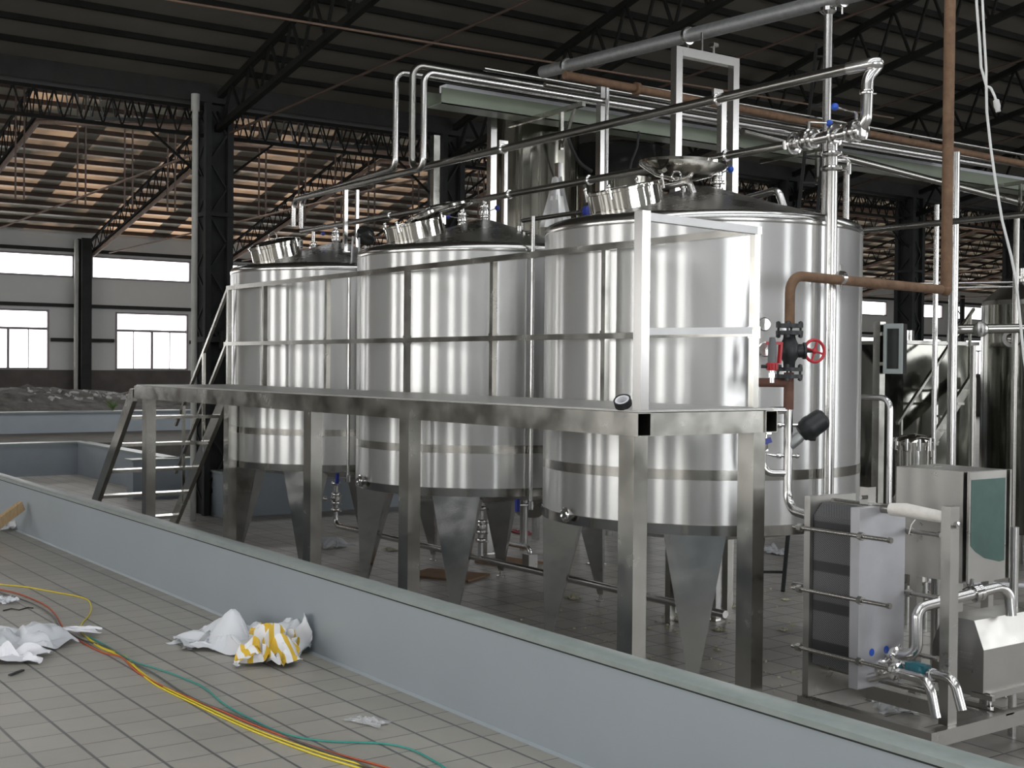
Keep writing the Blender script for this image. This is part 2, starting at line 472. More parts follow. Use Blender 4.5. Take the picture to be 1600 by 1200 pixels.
def holed_wall(x, y0, y1, z0, z1, holes, th):
    """wall in the YZ plane (thickness along X) with rectangular holes"""
    ys = sorted({y0, y1, *[h[0] for h in holes], *[h[1] for h in holes]}); zs = sorted({z0, z1, *[h[2] for h in holes], *[h[3] for h in holes]})
    mb = MB()
    for j in range(len(zs) - 1):
        run = None
        for i in range(len(ys) - 1):
            ym, zm = (ys[i] + ys[i + 1]) / 2, (zs[j] + zs[j + 1]) / 2
            hole = any(h[0] < ym < h[1] and h[2] < zm < h[3] for h in holes)
            if not hole and run is None: run = ys[i]
            if (hole or i == len(ys) - 2) and run is not None:
                end = ys[i] if hole else ys[i + 1]
                mb.bb(x - th, x, run, end, zs[j], zs[j + 1]); run = None
    return mb


wy = [w for w in wins if w[1] < YN and w[0] > YS]
struct('wall_west', holed_wall(XW, YS, YN, 2.0, 6.1, wy, .12), 'wall_sheet')
struct('wall_west_base', MB().bb(XW - .2, XW + .06, YS, YN, 0, 2.0), 'wall_base')
n_w = 0
for (a, b_, c, d) in wy:
    n_w += 1
    fr = MB(); x = XW - .05; t = .05
    fr.bb(x - .04, x + .08, a, b_, c, c + t).bb(x - .04, x + .08, a, b_, d - t, d).bb(x - .04, x + .08, a, a + t, c + t, d - t).bb(x - .04, x + .08, b_ - t, b_, c + t, d - t)
    if d < 4:
        fr.bb(x - .03, x + .05, a + t, b_ - t, c + 1.12, c + 1.19).bb(x - .03, x + .05, (a + b_) / 2 - .035, (a + b_) / 2 + .035, c + t, c + 1.12)
        fr.bb(x - .02, x + .03, a + (b_ - a) * .25 - .012, a + (b_ - a) * .25 + .012, c + t, c + 1.12).bb(x - .02, x + .03, a + (b_ - a) * .75 - .012, a + (b_ - a) * .75 + .012, c + t, c + 1.12)
    f = fr.build('window_%d' % n_w, 'window_frame'); f['kind'] = 'structure'
    MB().bb(x - .035, x - .015, a + .01, b_ - .01, c + .01, d - .01).build('pane', 'pane_far', f)
# girts across the far wall
for i, z in enumerate((2.86, 3.84, 5.42)):
    g = MB()
    if z < 3:
        for k in range(-3, 11):
            g.bb(XW + .0, XW + .07, BAY0 + BAY * k - .85, BAY0 + BAY * k + .95, z - .05, z + .05)
    else:
        g.bb(XW + .0, XW + .08, YS, YN, z - .05, z + .05)
    struct('trim_%d' % (20 + i), g, 'gutter')

# south and east walls with the bright openings that light the hall (behind the camera)
sh = [(-19.6, -17.7, 1.5, 5.0), (-16.0, -14.5, 1.5, 5.0), (-12.4, -9.6, 1.5, 5.0), (-7.5, -5.4, 1.5, 5.0), (-2.3, -.5, 1.5, 5.0), (2.2, 4.4, 1.5, 5.0)]
sw = MB()
hx = sorted(sh); cur = -20.6
ZB, ZT = 1.5, 5.0
for h in hx:
    sw.bb(cur, h[0], YS - .15, YS, ZB, ZT); sw.bb(h[0], h[1], YS - .15, YS, h[3], ZT) if h[3] < ZT else None; cur = h[1]
sw.bb(cur, XE, YS - .15, YS, ZB, ZT)
struct('wall_south_west_end', MB().bb(XW, -20.6, YS - .15, YS + .03, ZB, ZT), 'wall_shade')
struct('wall_south_base', MB().bb(XW, XE, YS - .15, YS + .03, 0, ZB), 'wall_shade')
struct('wall_south_top', MB().bb(XW, XE, YS - .15, YS + .03, ZT, 8.9), 'wall_shade')
struct('wall_south', sw, 'wall_mid')
for h in hx:
    n_w += 1
    fr = MB().bb(h[0], h[1], YS - .1, YS + .02, h[2], h[2] + .06).bb(h[0], h[1], YS - .1, YS + .02, h[3] - .06, h[3]).bb(h[0], h[0] + .06, YS - .1, YS + .02, h[2], h[3]).bb(h[1] - .06, h[1], YS - .1, YS + .02, h[2], h[3])
    f = fr.build('window_%d' % n_w, 'window_frame'); f['kind'] = 'structure'
    MB().bb(h[0] + .02, h[1] - .02, YS - .09, YS - .07, h[2] + .02, h[3] - .02).build('pane', 'pane_south', f)
eh = [(-1.2, 5.8, .6, 5.2), (10.5, 11.8, 1.0, 5.0), (16.5, 27.0, 2.3, 8.2), (34, 44, .3, 6.5)]
struct('wall_east', holed_wall(XE + .15, YS, YN, 0, 8.9, eh, .15), 'wall_sheet')
for h in eh:
    n_w += 1
    fr = MB().bb(XE - .02, XE + .1, h[0], h[0] + .08, h[2], h[3]).bb(XE - .02, XE + .1, h[1] - .08, h[1], h[2], h[3]).bb(XE - .02, XE + .1, h[0], h[1], h[3] - .08, h[3])
    f = fr.build('window_%d' % n_w, 'window_frame'); f['kind'] = 'structure'
    MB().bb(XE + .07, XE + .09, h[0] + .02, h[1] - .02, h[2] + .02, h[3] - .02).build('pane', 'pane_east', f)
struct('wall_north', MB().bb(XW, XE, YN, YN + .15, 0, 8.9), 'wall_sheet')

# ---- roofs
RX, RZ = -27.5, 5.95 + SL * 9.5
NX = -7.6; NZ = VAL_Z + SL * (NX - VAL_X)


def roof(x0, z0, x1, z1, y0=YS, y1=YN, th=.04):
    return MB().prism([(x0, y0, z0), (x1, y0, z1), (x1, y0, z1 + th), (x0, y0, z0 + th)], (0, y1 - y0, 0))


# far slope: alternating opaque sheets and panels with light patches painted as glow
mbA = MB(); rl = []
y = YS
edges = []
for k in range(-4, 13):
    yb = BAY0 + BAY * k
    edges.append((yb + .35, yb + 1.95))
    edges.append((yb + 2.5, yb + 3.75))
edges = [e for e in edges if e[0] > YS and e[1] < YN]
cur = YS
for e in edges:
    mbA.add(*(lambda m_: (m_.v, m_.f))(roof(XW, 5.95, RX, RZ, cur, e[0]))); cur = e[1]
mbA.add(*(lambda m_: (m_.v, m_.f))(roof(XW, 5.95, RX, RZ, cur, YN)))
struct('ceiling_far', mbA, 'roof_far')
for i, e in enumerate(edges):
    struct('window_%d' % (100 + i), roof(XW, 5.95, RX, RZ, e[0], e[1]), 'roof_glow' if e[0] < 24 else 'roof_glow_dim')  # panels carrying the painted roof glow, dimmer copies farther along
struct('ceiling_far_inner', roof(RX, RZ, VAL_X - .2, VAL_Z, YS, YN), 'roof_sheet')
for i, (y0, y1) in enumerate(((-6, 2), (6, 14), (18, 26), (32, 40))):
    g = lambda x: RZ + (VAL_Z - RZ) * (x - RX) / (VAL_X - .2 - RX) - .03
    struct('window_%d' % (220 + i), roof(-25.5, g(-25.5), -22.5, g(-22.5), y0, y1, .02), 'fill_roof_far')  # added glowing panels, hidden from view, to brighten the far floor and wall
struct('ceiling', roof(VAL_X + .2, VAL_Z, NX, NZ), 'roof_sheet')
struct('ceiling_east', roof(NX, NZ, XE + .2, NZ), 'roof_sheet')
for i, (x0, x1, y0, y1) in enumerate(((-6.0, -4.2, -8, 12), (-2.5, -.7, -8, 12), (1.5, 3.3, -8, 12), (-5.5, -3.0, 15, 30))):
    f = lambda x: NZ - .03
    struct('window_%d' % (200 + i), roof(x0, f(x0), x1, f(x1), y0, y1, .02), 'fill_roof')  # added glowing panels behind the camera that brighten floor and curb
struct('trim_30', MB().bb(VAL_X - .25, VAL_X + .25, YS, YN, 6.05, 6.33), 'gutter')

# purlins
for i in range(17):
    x = VAL_X + .75 + i * .56; z = VAL_Z + SL * (x - VAL_X)
    p = MB().bb(x - .035, x + .035, YS, YN, z - .11, z - .002).build('roof_purlin', 'truss_paint', origin=(x, 0, z))
    tag(p, 'dark steel purlin under the near roof, %s up from the valley gutter' % ORD[i], 'purlin', 'purlins under the near roof slope')
for i in range(16):
    x = XW + .35 + i * .6; z = 5.95 + SL * (x - XW)
    p = MB().bb(x - .035, x + .035, YS, YN, z - .105, z - .002).build('roof_purlin', 'purlin_far', origin=(x, 0, z))
    tag(p, 'dark rusty purlin under the far roof, %s up from the window wall' % ORD[i], 'purlin', 'purlins under the far roof slope')


def lattice(mb, a, b, depth_vec, ch=.05, web=.02, n_=8, depth_vec2=None):
    """two chords joined by zigzag web; depth_vec from the top chord to the bottom chord"""
    a = Vector(a); b = Vector(b); dv = Vector(depth_vec); dv2 = Vector(depth_vec2) if depth_vec2 else dv
    mb.bar(a, b, ch, ch); mb.bar(a + dv, b + dv2, ch, ch)
    for i in range(n_):
        t0, tm, t1 = i / n_, (i + .5) / n_, (i + 1) / n_
        p0, p1 = a.lerp(b, t0), a.lerp(b, t1); q = (a + dv).lerp(b + dv2, tm)
        mb.bar(p0, q, web, web); mb.bar(q, p1, web, web)
    return mb


# columns and trusses on the valley line
VY0 = BAY0 + .25
cols = [VY0 + BAY * k for k in range(0, 12)]
for i, yc in enumerate(cols):
    lab = 'dark lattice steel column under the roof valley, %s from the left' % ORD[i]
    t = thing('lattice_column', lab, 'column', (VAL_X, yc, 0), 'lattice columns under the roof valley')
    zb = 0.0 if yc > CURB_Y1 else NEAR_Z
    for sx in (-1, 1):
        for sy in (-1, 1):
            MB().bb(VAL_X + sx * .2 - .045, VAL_X + sx * .2 + .045, yc + sy * .17 - .045, yc + sy * .17 + .045, zb, 6.05).build('chord', 'column_paint', t)
    lc = MB()
    nl = 15; hh = (5.95 - zb) / nl
    for j in range(nl):
        z0 = zb + .05 + j * hh; sgn = 1 if j % 2 else -1
        for sy in (-1, 1):
            lc.bar((VAL_X - .2 * sgn, yc + sy * .17, z0), (VAL_X + .2 * sgn, yc + sy * .17, z0 + hh), .02, .03)
        for sx in (-1, 1):
            lc.bar((VAL_X + sx * .2, yc - .13 * sgn, z0), (VAL_X + sx * .2, yc + .13 * sgn, z0 + hh), .02, .03)
    lc.build('lacing', 'column_paint', t)
    MB().bb(VAL_X - .15, VAL_X + .15, yc - .155, yc + .155, zb, 6.04).build('web_plate', 'column_paint', t)
    MB().bb(VAL_X - .26, VAL_X + .26, yc - .22, yc + .22, 2.55, 2.63).bb(VAL_X - .26, VAL_X + .26, yc - .22, yc + .22, 4.4, 4.46).build('batten_plate', 'column_paint', t)
cols = [VY0 - BAY] + cols
for i, yc in enumerate(cols):
    if yc > 50: continue
    WHO = '%s from the left' % ORD[i]
    # near bay truss
    tr = MB(); a = V(VAL_X, yc, VAL_Z - .2); b = V(NX, yc, NZ - .2)
    lattice(tr, a, b, (0, 0, -.45), .09, .035, 16, (0, 0, -1.1))
    o = tr.build('roof_truss', 'truss_paint', origin=a)
    tag(o, 'black lattice truss rising under the near roof slope, ' + WHO, 'truss', 'trusses of the near bay')
    tr = MB(); a = V(XW + .1, yc, 5.72); m_ = V(RX, yc, RZ - .22); b = V(VAL_X, yc, VAL_Z - .15)
    lattice(tr, a, m_, (0, 0, -.35), .06, .022, 18, (0, 0, -.75)); lattice(tr, m_, b, (0, 0, -.75), .06, .022, 14, (0, 0, -.35))
    t = thing('roof_truss', 'far bay lattice truss with round rusty lower tube, ' + WHO, 'truss', a, 'trusses of the far bay')
    tr.build('lattice', 'truss_paint', t)
    MB().tube([a + V(0, .05, -.42), m_ + V(0, .05, -.85), b + V(0, .05, -.42)], .055, 10).build('lower_tube', 'truss_rusty', t)
    o = MB().tube([(XW + .2, yc + .5, 5.4), (VAL_X, yc + .1, 5.5)], .022, 8).build('tie_rod', 'truss_rusty', origin=(VAL_X, yc, 5.5))
    tag(o, 'thin rusty tie rod stretched level across the far bay, ' + WHO, 'rod', 'level tie rods of the far bay')
    if i == 0: continue
    o = MB().tube([(VAL_X + .3, yc + .12, 5.62), (NX, yc + 4.1, NZ - .8)], .02, 8).build('wind_brace', 'purlin_far', origin=(VAL_X, yc, 5.55))
    tag(o, 'slanting round wind brace below the near roof purlins, ' + WHO, 'brace', 'wind braces under the near roof')
# lattice girders along the valley
for k in range(-1, 11):
    y0 = VY0 + BAY * k
    g = MB()
    lattice(g, (VAL_X, y0 + .15, 6.0), (VAL_X, y0 + BAY - .15, 6.0), (0, 0, -.4), .05, .02, 14)
    g.bar((VAL_X, y0 + .2, 5.0), (VAL_X, y0 + .95, 5.58), .03, .03); g.bar((VAL_X, y0 + BAY - .2, 5.0), (VAL_X, y0 + BAY - .95, 5.58), .03, .03)
    o = g.build('lattice_girder', 'truss_paint', origin=(VAL_X, y0, 5.6))
    tag(o, 'black zigzag lattice girder along the roof valley, %s span from the left' % ORD[k + 1], 'girder', 'girders along the roof valley')
# hanger rods under the far ridge, in pairs
n_h = 0
for k in range(-1, 3):
    for off in (.75, 1.75, 2.7, 3.6):
        yy = VY0 + BAY * k + off
        t = thing('hanger_rods', 'pair of thin dark hanger rods under the far ridge, %s pair from the left' % ORD[n_h], 'hanger', (RX + .4, yy, 5.7), 'hanger rod pairs under the far ridge'); n_h += 1
        for d_ in (0, .17):
            MB().bar((RX + .4, yy + d_, 5.55), (RX + .4, yy + d_, RZ - .05), .03, .03).build('rod', 'purlin_far', t)
a = at_x(265, 0, -12.6); b = at_x(645, 62, -12.6)
o = MB().tube([a + (a - b) * .4, b + (b - a) * 3], .013, 8).build('conduit', 'truss_rusty', origin=a); tag(o, 'thin brown conduit running level under the near roof', 'conduit')
# wall columns on the far side
for i, k in enumerate(range(0, 12)):
    yc = BAY0 + BAY * k
    t = thing('wall_column', 'slim dark column against the far window wall, %s from the left' % ORD[i], 'column', (XW + .3, yc, .6), 'columns of the far wall')
    for sx in (0, .35):
        MB().bb(XW + .12 + sx, XW + .2 + sx, yc - .14, yc + .14, .6, 5.75).build('flange', 'column_paint', t)
    w = MB()
    for j in range(10):
        z0 = 1.05 + j * .46; s_ = 1 if j % 2 else -1
        w.bar((XW + .335 - .15 * s_, yc, z0), (XW + .335 + .15 * s_, yc, z0 + .46), .03, .04)
    w.build('lacing', 'column_paint', t)
    if k in (1, 2, 3):
        o = MB().cyl((XW + .35, yc - .24, .60), (XW + .35, yc - .24, 5.7), .06, 12).build('downpipe', 'downpipe', origin=(XW + .35, yc - .24, 1.0))
        tag(o, 'pale rain downpipe beside the %s far wall column from the left' % ORD[i], 'pipe', 'downpipes of the far wall')
t = thing('downpipe', 'tall pale rain downpipe in front of the leftmost lattice column', 'pipe', (VAL_X + .35, BAY0 - .12, 0))
pd = at_d(303, 570, 18.7)
MB().cyl((pd.x, pd.y, 0), (pd.x, pd.y, 5.9), .043, 16).build('pipe', 'downpipe', t)
MB().cyl((pd.x, pd.y, 5.82), (pd.x, pd.y, 6.06), .06, 16).build('socket', 'downpipe', t)
t = thing('electrical_box', 'small grey electrical box on the leftmost lattice column', 'box', (VAL_X + .3, VY0 + .1, 2.6))
MB().bb(VAL_X + .2, VAL_X + .34, VY0 + .02, VY0 + .26, 2.46, 2.72).build('casing', 'gutter', t)
MB().bb(VAL_X + .34, VAL_X + .35, VY0 + .04, VY0 + .24, 2.48, 2.70).build('lid', 'column_paint', t)

# ---- rubble beyond the upper terrace
rb = MB(); nx_, ny_ = 46, 120; vs = []; fs = []
for i in range(nx_):
    for j in range(ny_):
        x = -36.4 + 6.1 * i / (nx_ - 1); yy = 3.6 + 30 * j / (ny_ - 1)
        e = math.sin(PI * i / (nx_ - 1)) ** .6
        hgt = .98 + e * (.22 + .30 * noise.noise(V(x * .5, yy * .35, 0)) + .22 * abs(noise.noise(V(x * 1.8, yy * 1.8, 3))) + .10 * abs(noise.noise(V(x * 5, yy * 5, 5))))
        hgt += e * .28 * math.exp(-((yy - 8.6) / 2.6) ** 2)
        vs.append(V(x, yy, hgt))
for i in range(nx_ - 1):
    for j in range(ny_ - 1):
        a = i * ny_ + j; fs.append((a, a + ny_, a + ny_ + 1, a + 1))
rb.add(vs, fs)
o = rb.build('rubble_pile', 'rubble', angle=20)
tag(o, 'long dark heap of rubble and soil under the far windows', 'rubble', kind='stuff')
st = MB()
for i in range(260):
    x = random.uniform(-33, -30.4); yy = random.uniform(4, 16)
    c = V(x, yy, 1.30 + .25 * random.random() * math.exp(-((yy - 8.6) / 3) ** 2)); r_ = random.uniform(.02, .07)
    q = Matrix.Rotation(random.random() * 6, 3, V(random.random(), random.random(), 1).normalized())
    st.box(c, (r_ * 2, r_ * 1.2, r_ * .5), q)
br = st.build('broken_chips', 'chip', o); br['kind'] = 'stuff'
# ================================================================== TANKS
TR = 1.215
TC = [V(-7.21, 6.97, 0), V(-10.21, 6.97, 0), V(-13.21, 6.97, 0)]


def cone_z(r):
    return 3.335 + (1 - min(r, 1.15) / 1.15) * .32


def tri_clamp(p, mb, axis, r):
    p = Vector(p); a = Vector(axis).normalized()
    mb.lathe([(r * 1.0, -.022), (r * 1.75, -.012), (r * 1.85, 0), (r * 1.75, .012), (r * 1.0, .022)], p, a, 18)
    q = a.orthogonal().normalized()
    mb.cyl(p + q * r * 1.7 - a * .012, p + q * r * 2.5 - a * .012, .006, 8)
    return mb


def butterfly(parent, p, axis, r, hdir, knob='blue_knob', lever=.13, name='butterfly_valve', side_dir=None):
    """a clamped butterfly valve as a part with its lever and knob as sub-parts"""
    p = Vector(p); a = Vector(axis).normalized(); h = Vector(hdir).normalized()
    mb = MB()
    mb.lathe([(r, -.055), (r * 1.5, -.05), (r * 1.5, -.035), (r * 1.1, -.03), (r * 1.65, -.02), (r * 1.7, 0), (r * 1.65, .02), (r * 1.1, .03), (r * 1.5, .035), (r * 1.5, .05), (r, .055)], p, a, 20)
    side = Vector(side_dir) if side_dir else a.cross(h)
    if side.length < .1: side = a.orthogonal()
    side.normalize()
    mb.cyl(p, p + side * (r * 1.7 + .05), .013, 10)
    tri_clamp(p - a * .05, mb, a, r * .85); tri_clamp(p + a * .05, mb, a, r * .85)
    b = mb.build(name, 'fitting_steel', parent)
    e = p + side * (r * 1.7 + .045)
    lv = MB().tube([e, e + h * lever], .006, 8).build('lever', 'fitting_steel', b)
    lv.location = (0, 0, 0)
    MB().ball(e + h * (lever + .01), .026, 12).build('knob', knob, b)
    return b


def make_tank(k, C, label, lid):
    t = thing('storage_tank', label, 'tank', (C.x, C.y, 0), 'upright stainless storage tanks in a row')
    c = (C.x, C.y, 0)
    MB().lathe([(TR, 1.165), (TR, 1.475)], c, seg=128, closed=False).build('lower_shell', 'tank_steel', t, angle=20)
    MB().lathe([(TR, 1.545), (TR, 3.25)], c, seg=128, closed=False).build('upper_shell', 'tank_steel', t, angle=20)
    for z0, z1 in ((1.475, 1.545),):
        MB().lathe([(TR, z0), (TR + .003, z0), (TR + .003, z1), (TR, z1)], c, seg=128, closed=False).build('weld_band', 'polished_band', t, angle=20)
    MB().lathe([(TR - .03, 1.09), (TR + .004, 1.095), (TR + .004, 1.165), (TR, 1.168)], c, seg=128, closed=False).build('base_band', 'polished_band', t, angle=20)
    MB().lathe([(.06, .93), (.16, .93), (.7, 1.0), (TR - .03, 1.092)], c, seg=96, closed=False).build('bottom_cone', 'cone_steel', t)
    MB().lathe([(TR, 3.248), (TR + .004, 3.255), (TR + .004, 3.285), (TR - .012, 3.318), (TR - .05, 3.337), (TR - .065, 3.337)], c, seg=128, closed=False).build('shoulder', 'shoulder_steel', t, angle=40)
    MB().lathe([(1.155, 3.334), (.6, cone_z(.6)), (.09, 3.648), (.0, 3.652)], c, seg=96, closed=False).build('top_cone', 'cone_steel', t)
    for q in range(4):
        a = math.radians(-135 + 90 * q); n = V(math.cos(a), math.sin(a), 0); s = V(-n.y, n.x, 0)
        mb = MB()
        top, bot = 1.10, .07
        oc = C + n * 1.195; w1, w0, d1, d0 = .215, .028, .31, .05
        ring = lambda z, w, d: [oc + s * w + V(0, 0, z), oc - s * w + V(0, 0, z), oc - s * w * .9 - n * d + V(0, 0, z), oc + s * w * .9 - n * d + V(0, 0, z)]
        mb.add(ring(top, w1, d1) + ring(bot, w0, d0), [(0, 1, 2, 3), (4, 7, 6, 5), (0, 4, 5, 1), (1, 5, 6, 2), (2, 6, 7, 3), (3, 7, 4, 0)])
        lg = mb.build('leg', 'leg_steel', t)
        f0 = oc - n * .025
        fm = MB().lathe([(.045, 0), (.045, .015), (.016, .02), (.016, .075)], (f0.x, f0.y, 0), seg=16).build('foot', 'fitting_steel', lg)
    # manway neck on the slope of the cone, towards the platform
    ax = V(0, -.26, 1).normalized(); mc = V(C.x, C.y - .76, cone_z(.76))
    nk = MB().lathe([(.272, -.10), (.28, -.10), (.28, .12), (.292, .125), (.292, .142), (.268, .142), (.262, .12), (.262, -.08)], mc, ax, 48, closed=False).build('manway_neck', 'mirror_steel', t)
    s3 = V(1, 0, 0); s4 = ax.cross(s3)
    for j in range(4):
        a = PI / 2 * j + .5; p = mc + (s3 * math.cos(a) + s4 * math.sin(a)) * .305 + ax * .13
        MB().cyl(p - ax * .05, p + ax * .04, .010, 8).ball(p + ax * .042, .016, 10).build('clamp_bolt', 'fitting_steel', nk)
    hp = mc + s4 * .30 + ax * .10
    MB().bar(hp - s3 * .06, hp + s3 * .06, .04, .08).build('hinge', 'fitting_steel', t)
    if lid == 'closed':
        l_ = MB().lathe([(.288, .1425), (.302, .144), (.302, .158), (.27, .18), (.12, .208), (0, .213)], mc, ax, 48, closed=False)
        l_.torus(mc + ax * .235, .05, .008, (1, 0, 0))
        l_.build('manway_lid', 'mirror_steel', t)
    elif lid == 'flat':
        p = at_d(684, 331, 11.85); v = (p - EYE).normalized()
        p2 = at_d(744, 311, 11.85); sl = (p2 - p).normalized()
        n = v.cross(sl).normalized();
        if n.z < 0: n = -n
        n = (n + v * .10).normalized()
        l_ = MB().lathe([(0, .055), (.15, .05), (.30, .012), (.335, 0), (.335, -.022), (.31, -.03), (.30, -.01), (0, -.004)], p, n, 48, closed=False)
        lo = l_.build('manway_lid', 'mirror_steel', t)
        MB().tube([p + n * .01 - sl * .02, p + n * .05, hp + V(0, 0, .1), hp], .014, 10, bend=.05).build('lid_arm', 'fitting_steel', t)
    else:
        p = at_d(1068, 259, 9.75)
        n = V(.03, .02, 1).normalized()
        l_ = MB().lathe([(0, -.115), (.10, -.108), (.22, -.075), (.31, -.02), (.335, .0), (.335, .022), (.31, .022), (.29, -.01), (.2, -.06), (0, -.1)], p, n, 48, closed=False)
        l_.build('manway_lid', 'mirror_steel', t)
        ez = cone_z((V(p.x, p.y, 0) - C).length)
        MB().tube([p + V(0, 0, -.11), V(p.x, p.y, ez - .01)], .020, 12).lathe([(.03, -.02), (.034, 0), (.03, .02)], p + V(0, 0, -.15), seg=14).build('lid_arm', 'fitting_steel', t)
        MB().torus(p + V(.16, -.22, -.115), .033, .007, (.7, -.7, 0)).build('lid_handle', 'fitting_steel', t)
        q_ = V(C.x + .05, C.y - .35, cone_z(.35) + .06)
        MB().tube([q_ + V(-.22, -.1, -.02), q_ + V(.12, .05, .03), q_ + V(.16, .07, -.08)], .028, 14, bend=.05).build('vent_pipe', 'pipe_steel', t)
        q_ = V(C.x - .1, C.y + .45, cone_z(.45) + .05)
        MB().tube([q_, q_ + V(.42, .06, .06), q_ + V(.47, .07, -.08)], .03, 14, bend=.06).build('vent_pipe', 'pipe_steel', t)
    # drain coupling low on the platform side
    pz = 1.17
    pa = math.radians((-93, -97, -108)[k]); pn_ = V(math.cos(pa), math.sin(pa), 0); dp = V(C.x, C.y, pz) + pn_ * TR
    MB().lathe([(.035, -.01), (.035, .03), (.055, .032), (.058, .05), (.03, .055), (.03, .06)], dp, pn_, 20).torus(dp + pn_ * .055, .035, .012, pn_, 20, 8).build('sample_port', 'fitting_steel', t)
    # level tube
    tx = C.x - .57 + .57 * 0 if False else None
    return t


TK = [make_tank(0, TC[0], 'large stainless storage tank nearest the camera, manway lid flipped open like a bowl', 'bowl'),
      make_tank(1, TC[1], 'middle one of three stainless tanks, its flat manway lid raised', 'flat'),
      make_tank(2, TC[2], 'farthest of three stainless storage tanks, beside the steel stairs', 'closed')]
# thermometer pockets on the nearest tank
for (px, py, r_) in ((1190, 507, .045), (1191, 546, .05)):
    d = ray(px, py); # hit the shell
    a_ = d.x ** 2 + d.y ** 2; ox, oy = -TC[0].x, -TC[0].y
    b_ = 2 * (d.x * ox + d.y * oy); c_ = ox * ox + oy * oy - TR ** 2
    tt = (-b_ - math.sqrt(b_ * b_ - 4 * a_ * c_)) / (2 * a_); p = EYE + d * tt
    n = V(p.x - TC[0].x, p.y - TC[0].y, 0).normalized()
    g = MB().lathe([(r_ * .6, -.005), (r_ * .6, .03), (r_, .032), (r_ * 1.05, .05), (r_ * .9, .055), (0, .052)], p, n, 24, closed=False).build('thermometer_pocket', 'fitting_steel', TK[0])
# level tubes: thin vertical tubes on the right flank of the left and middle tanks
for k, px0, ytop, ybot in ((2, 545, 428, 748), (1, 831, 338, 790)):
    d = ray(px0, (ytop + ybot) / 2); ox, oy = -TC[k].x, -TC[k].y; a_ = d.x ** 2 + d.y ** 2
    b_ = 2 * (d.x * ox + d.y * oy); c_ = ox * ox + oy * oy - (TR + .07) ** 2
    a0 = EYE + d * ((-b_ - math.sqrt(b_ * b_ - 4 * a_ * c_)) / (2 * a_))
    x_, y_ = a0.x, a0.y
    zt, zb = at_y(px0, ytop, y_).z, at_y(px0, ybot, y_).z
    t = thing('level_tube', ('slim steel level tube with blue valve on the flank of the %s tank' % ('farthest' if k == 2 else 'middle')), 'level tube', (x_, y_, zb))
    MB().cyl((x_, y_, zb), (x_, y_, zt), .017, 12).build('tube', 'pipe_steel', t)
    nrm = V(TC[k].x - x_, TC[k].y - y_, 0); gap = nrm.length - TR; nrm.normalize()
    m1 = MB().lathe([(.02, -.04), (.03, -.035), (.03, .035), (.02, .04)], (x_, y_, zb), (0, 0, 1), 12).cyl((x_, y_, zb), V(x_, y_, zb) + nrm * (gap + .01), .014, 10)
    left = V(-.583, -.812, 0)
    m1.cyl((x_, y_, zb), V(x_, y_, zb) + left * .09, .010, 10)
    bv = m1.build('cock', 'fitting_steel', t)
    MB().box(V(x_, y_, zb) + left * .115 + V(0, 0, 0), (.03, .03, .11)).build('handle', 'blue_plastic', bv)
    m2 = MB()
    zt2 = min(zt, 3.2)
    m2.cyl((x_, y_, zt2), V(x_, y_, zt2) + nrm * (gap + .01), .012, 10)
    m2.build('top_arm', 'fitting_steel', t)
t = thing('breather_stub', 'short breather stub with cross arm beside the level tube of the middle tank', 'pipe', (TC[1].x + .95, TC[1].y - .2, 3.38))
bp_ = at_d(811, 357, 12.0); 
MB().cyl((bp_.x, bp_.y, 3.34), (bp_.x, bp_.y, 3.56), .026, 14).lathe([(.026, 0), (.04, .01), (.04, .03), (.026, .04)], (bp_.x, bp_.y, 3.40), seg=16).build('stub', 'pipe_steel', t)
q0 = V(bp_.x, bp_.y, 3.47); q1 = at_d(833, 343, 11.6)
MB().cyl(q0, (q1.x, q1.y, 3.47), .016, 10).lathe([(.016, -.02), (.03, -.01), (.03, .01), (.016, .02)], q0.lerp(V(q1.x, q1.y, 3.47), .5), (V(q1.x, q1.y, 3.47) - q0), 14).build('cross_arm', 'fitting_steel', t)
# sight lamp between far and middle tank
p = at_d(571, 368, 14.2)
t = thing('sight_lamp', 'dark rounded sight lamp on the shoulder of the farthest tank', 'lamp', (p.x, p.y, p.z - .12))
MB().lathe([(0, .10), (.07, .085), (.10, .03), (.10, -.05), (.08, -.09), (0, -.10)], p, (.3, -.5, .6), 24, closed=False).build('lamp_head', 'glass_dark', t)
MB().cyl((p.x, p.y, 3.30), (p.x, p.y, p.z - .06), .02, 10).lathe([(.1, .0), (.11, .015), (.1, .03)], (p.x, p.y, 3.345), seg=20).build('lamp_stem', 'fitting_steel', t)
# looped clear hose hanging between the two
p = at_d(553, 430, 13.8)
o = MB().tube([p + V(-.03, 0, .42), p + V(-.06, 0, .1), p + V(-.04, 0, -.25), p + V(0, 0, -.45), p + V(.04, .02, -.2), p + V(.07, .03, .1), p + V(.05, .03, .4)], .012, 10, bend=.12).build('clear_hose', 'film', origin=p)
tag(o, 'looped clear hose hanging between the farthest and middle tanks', 'hose')

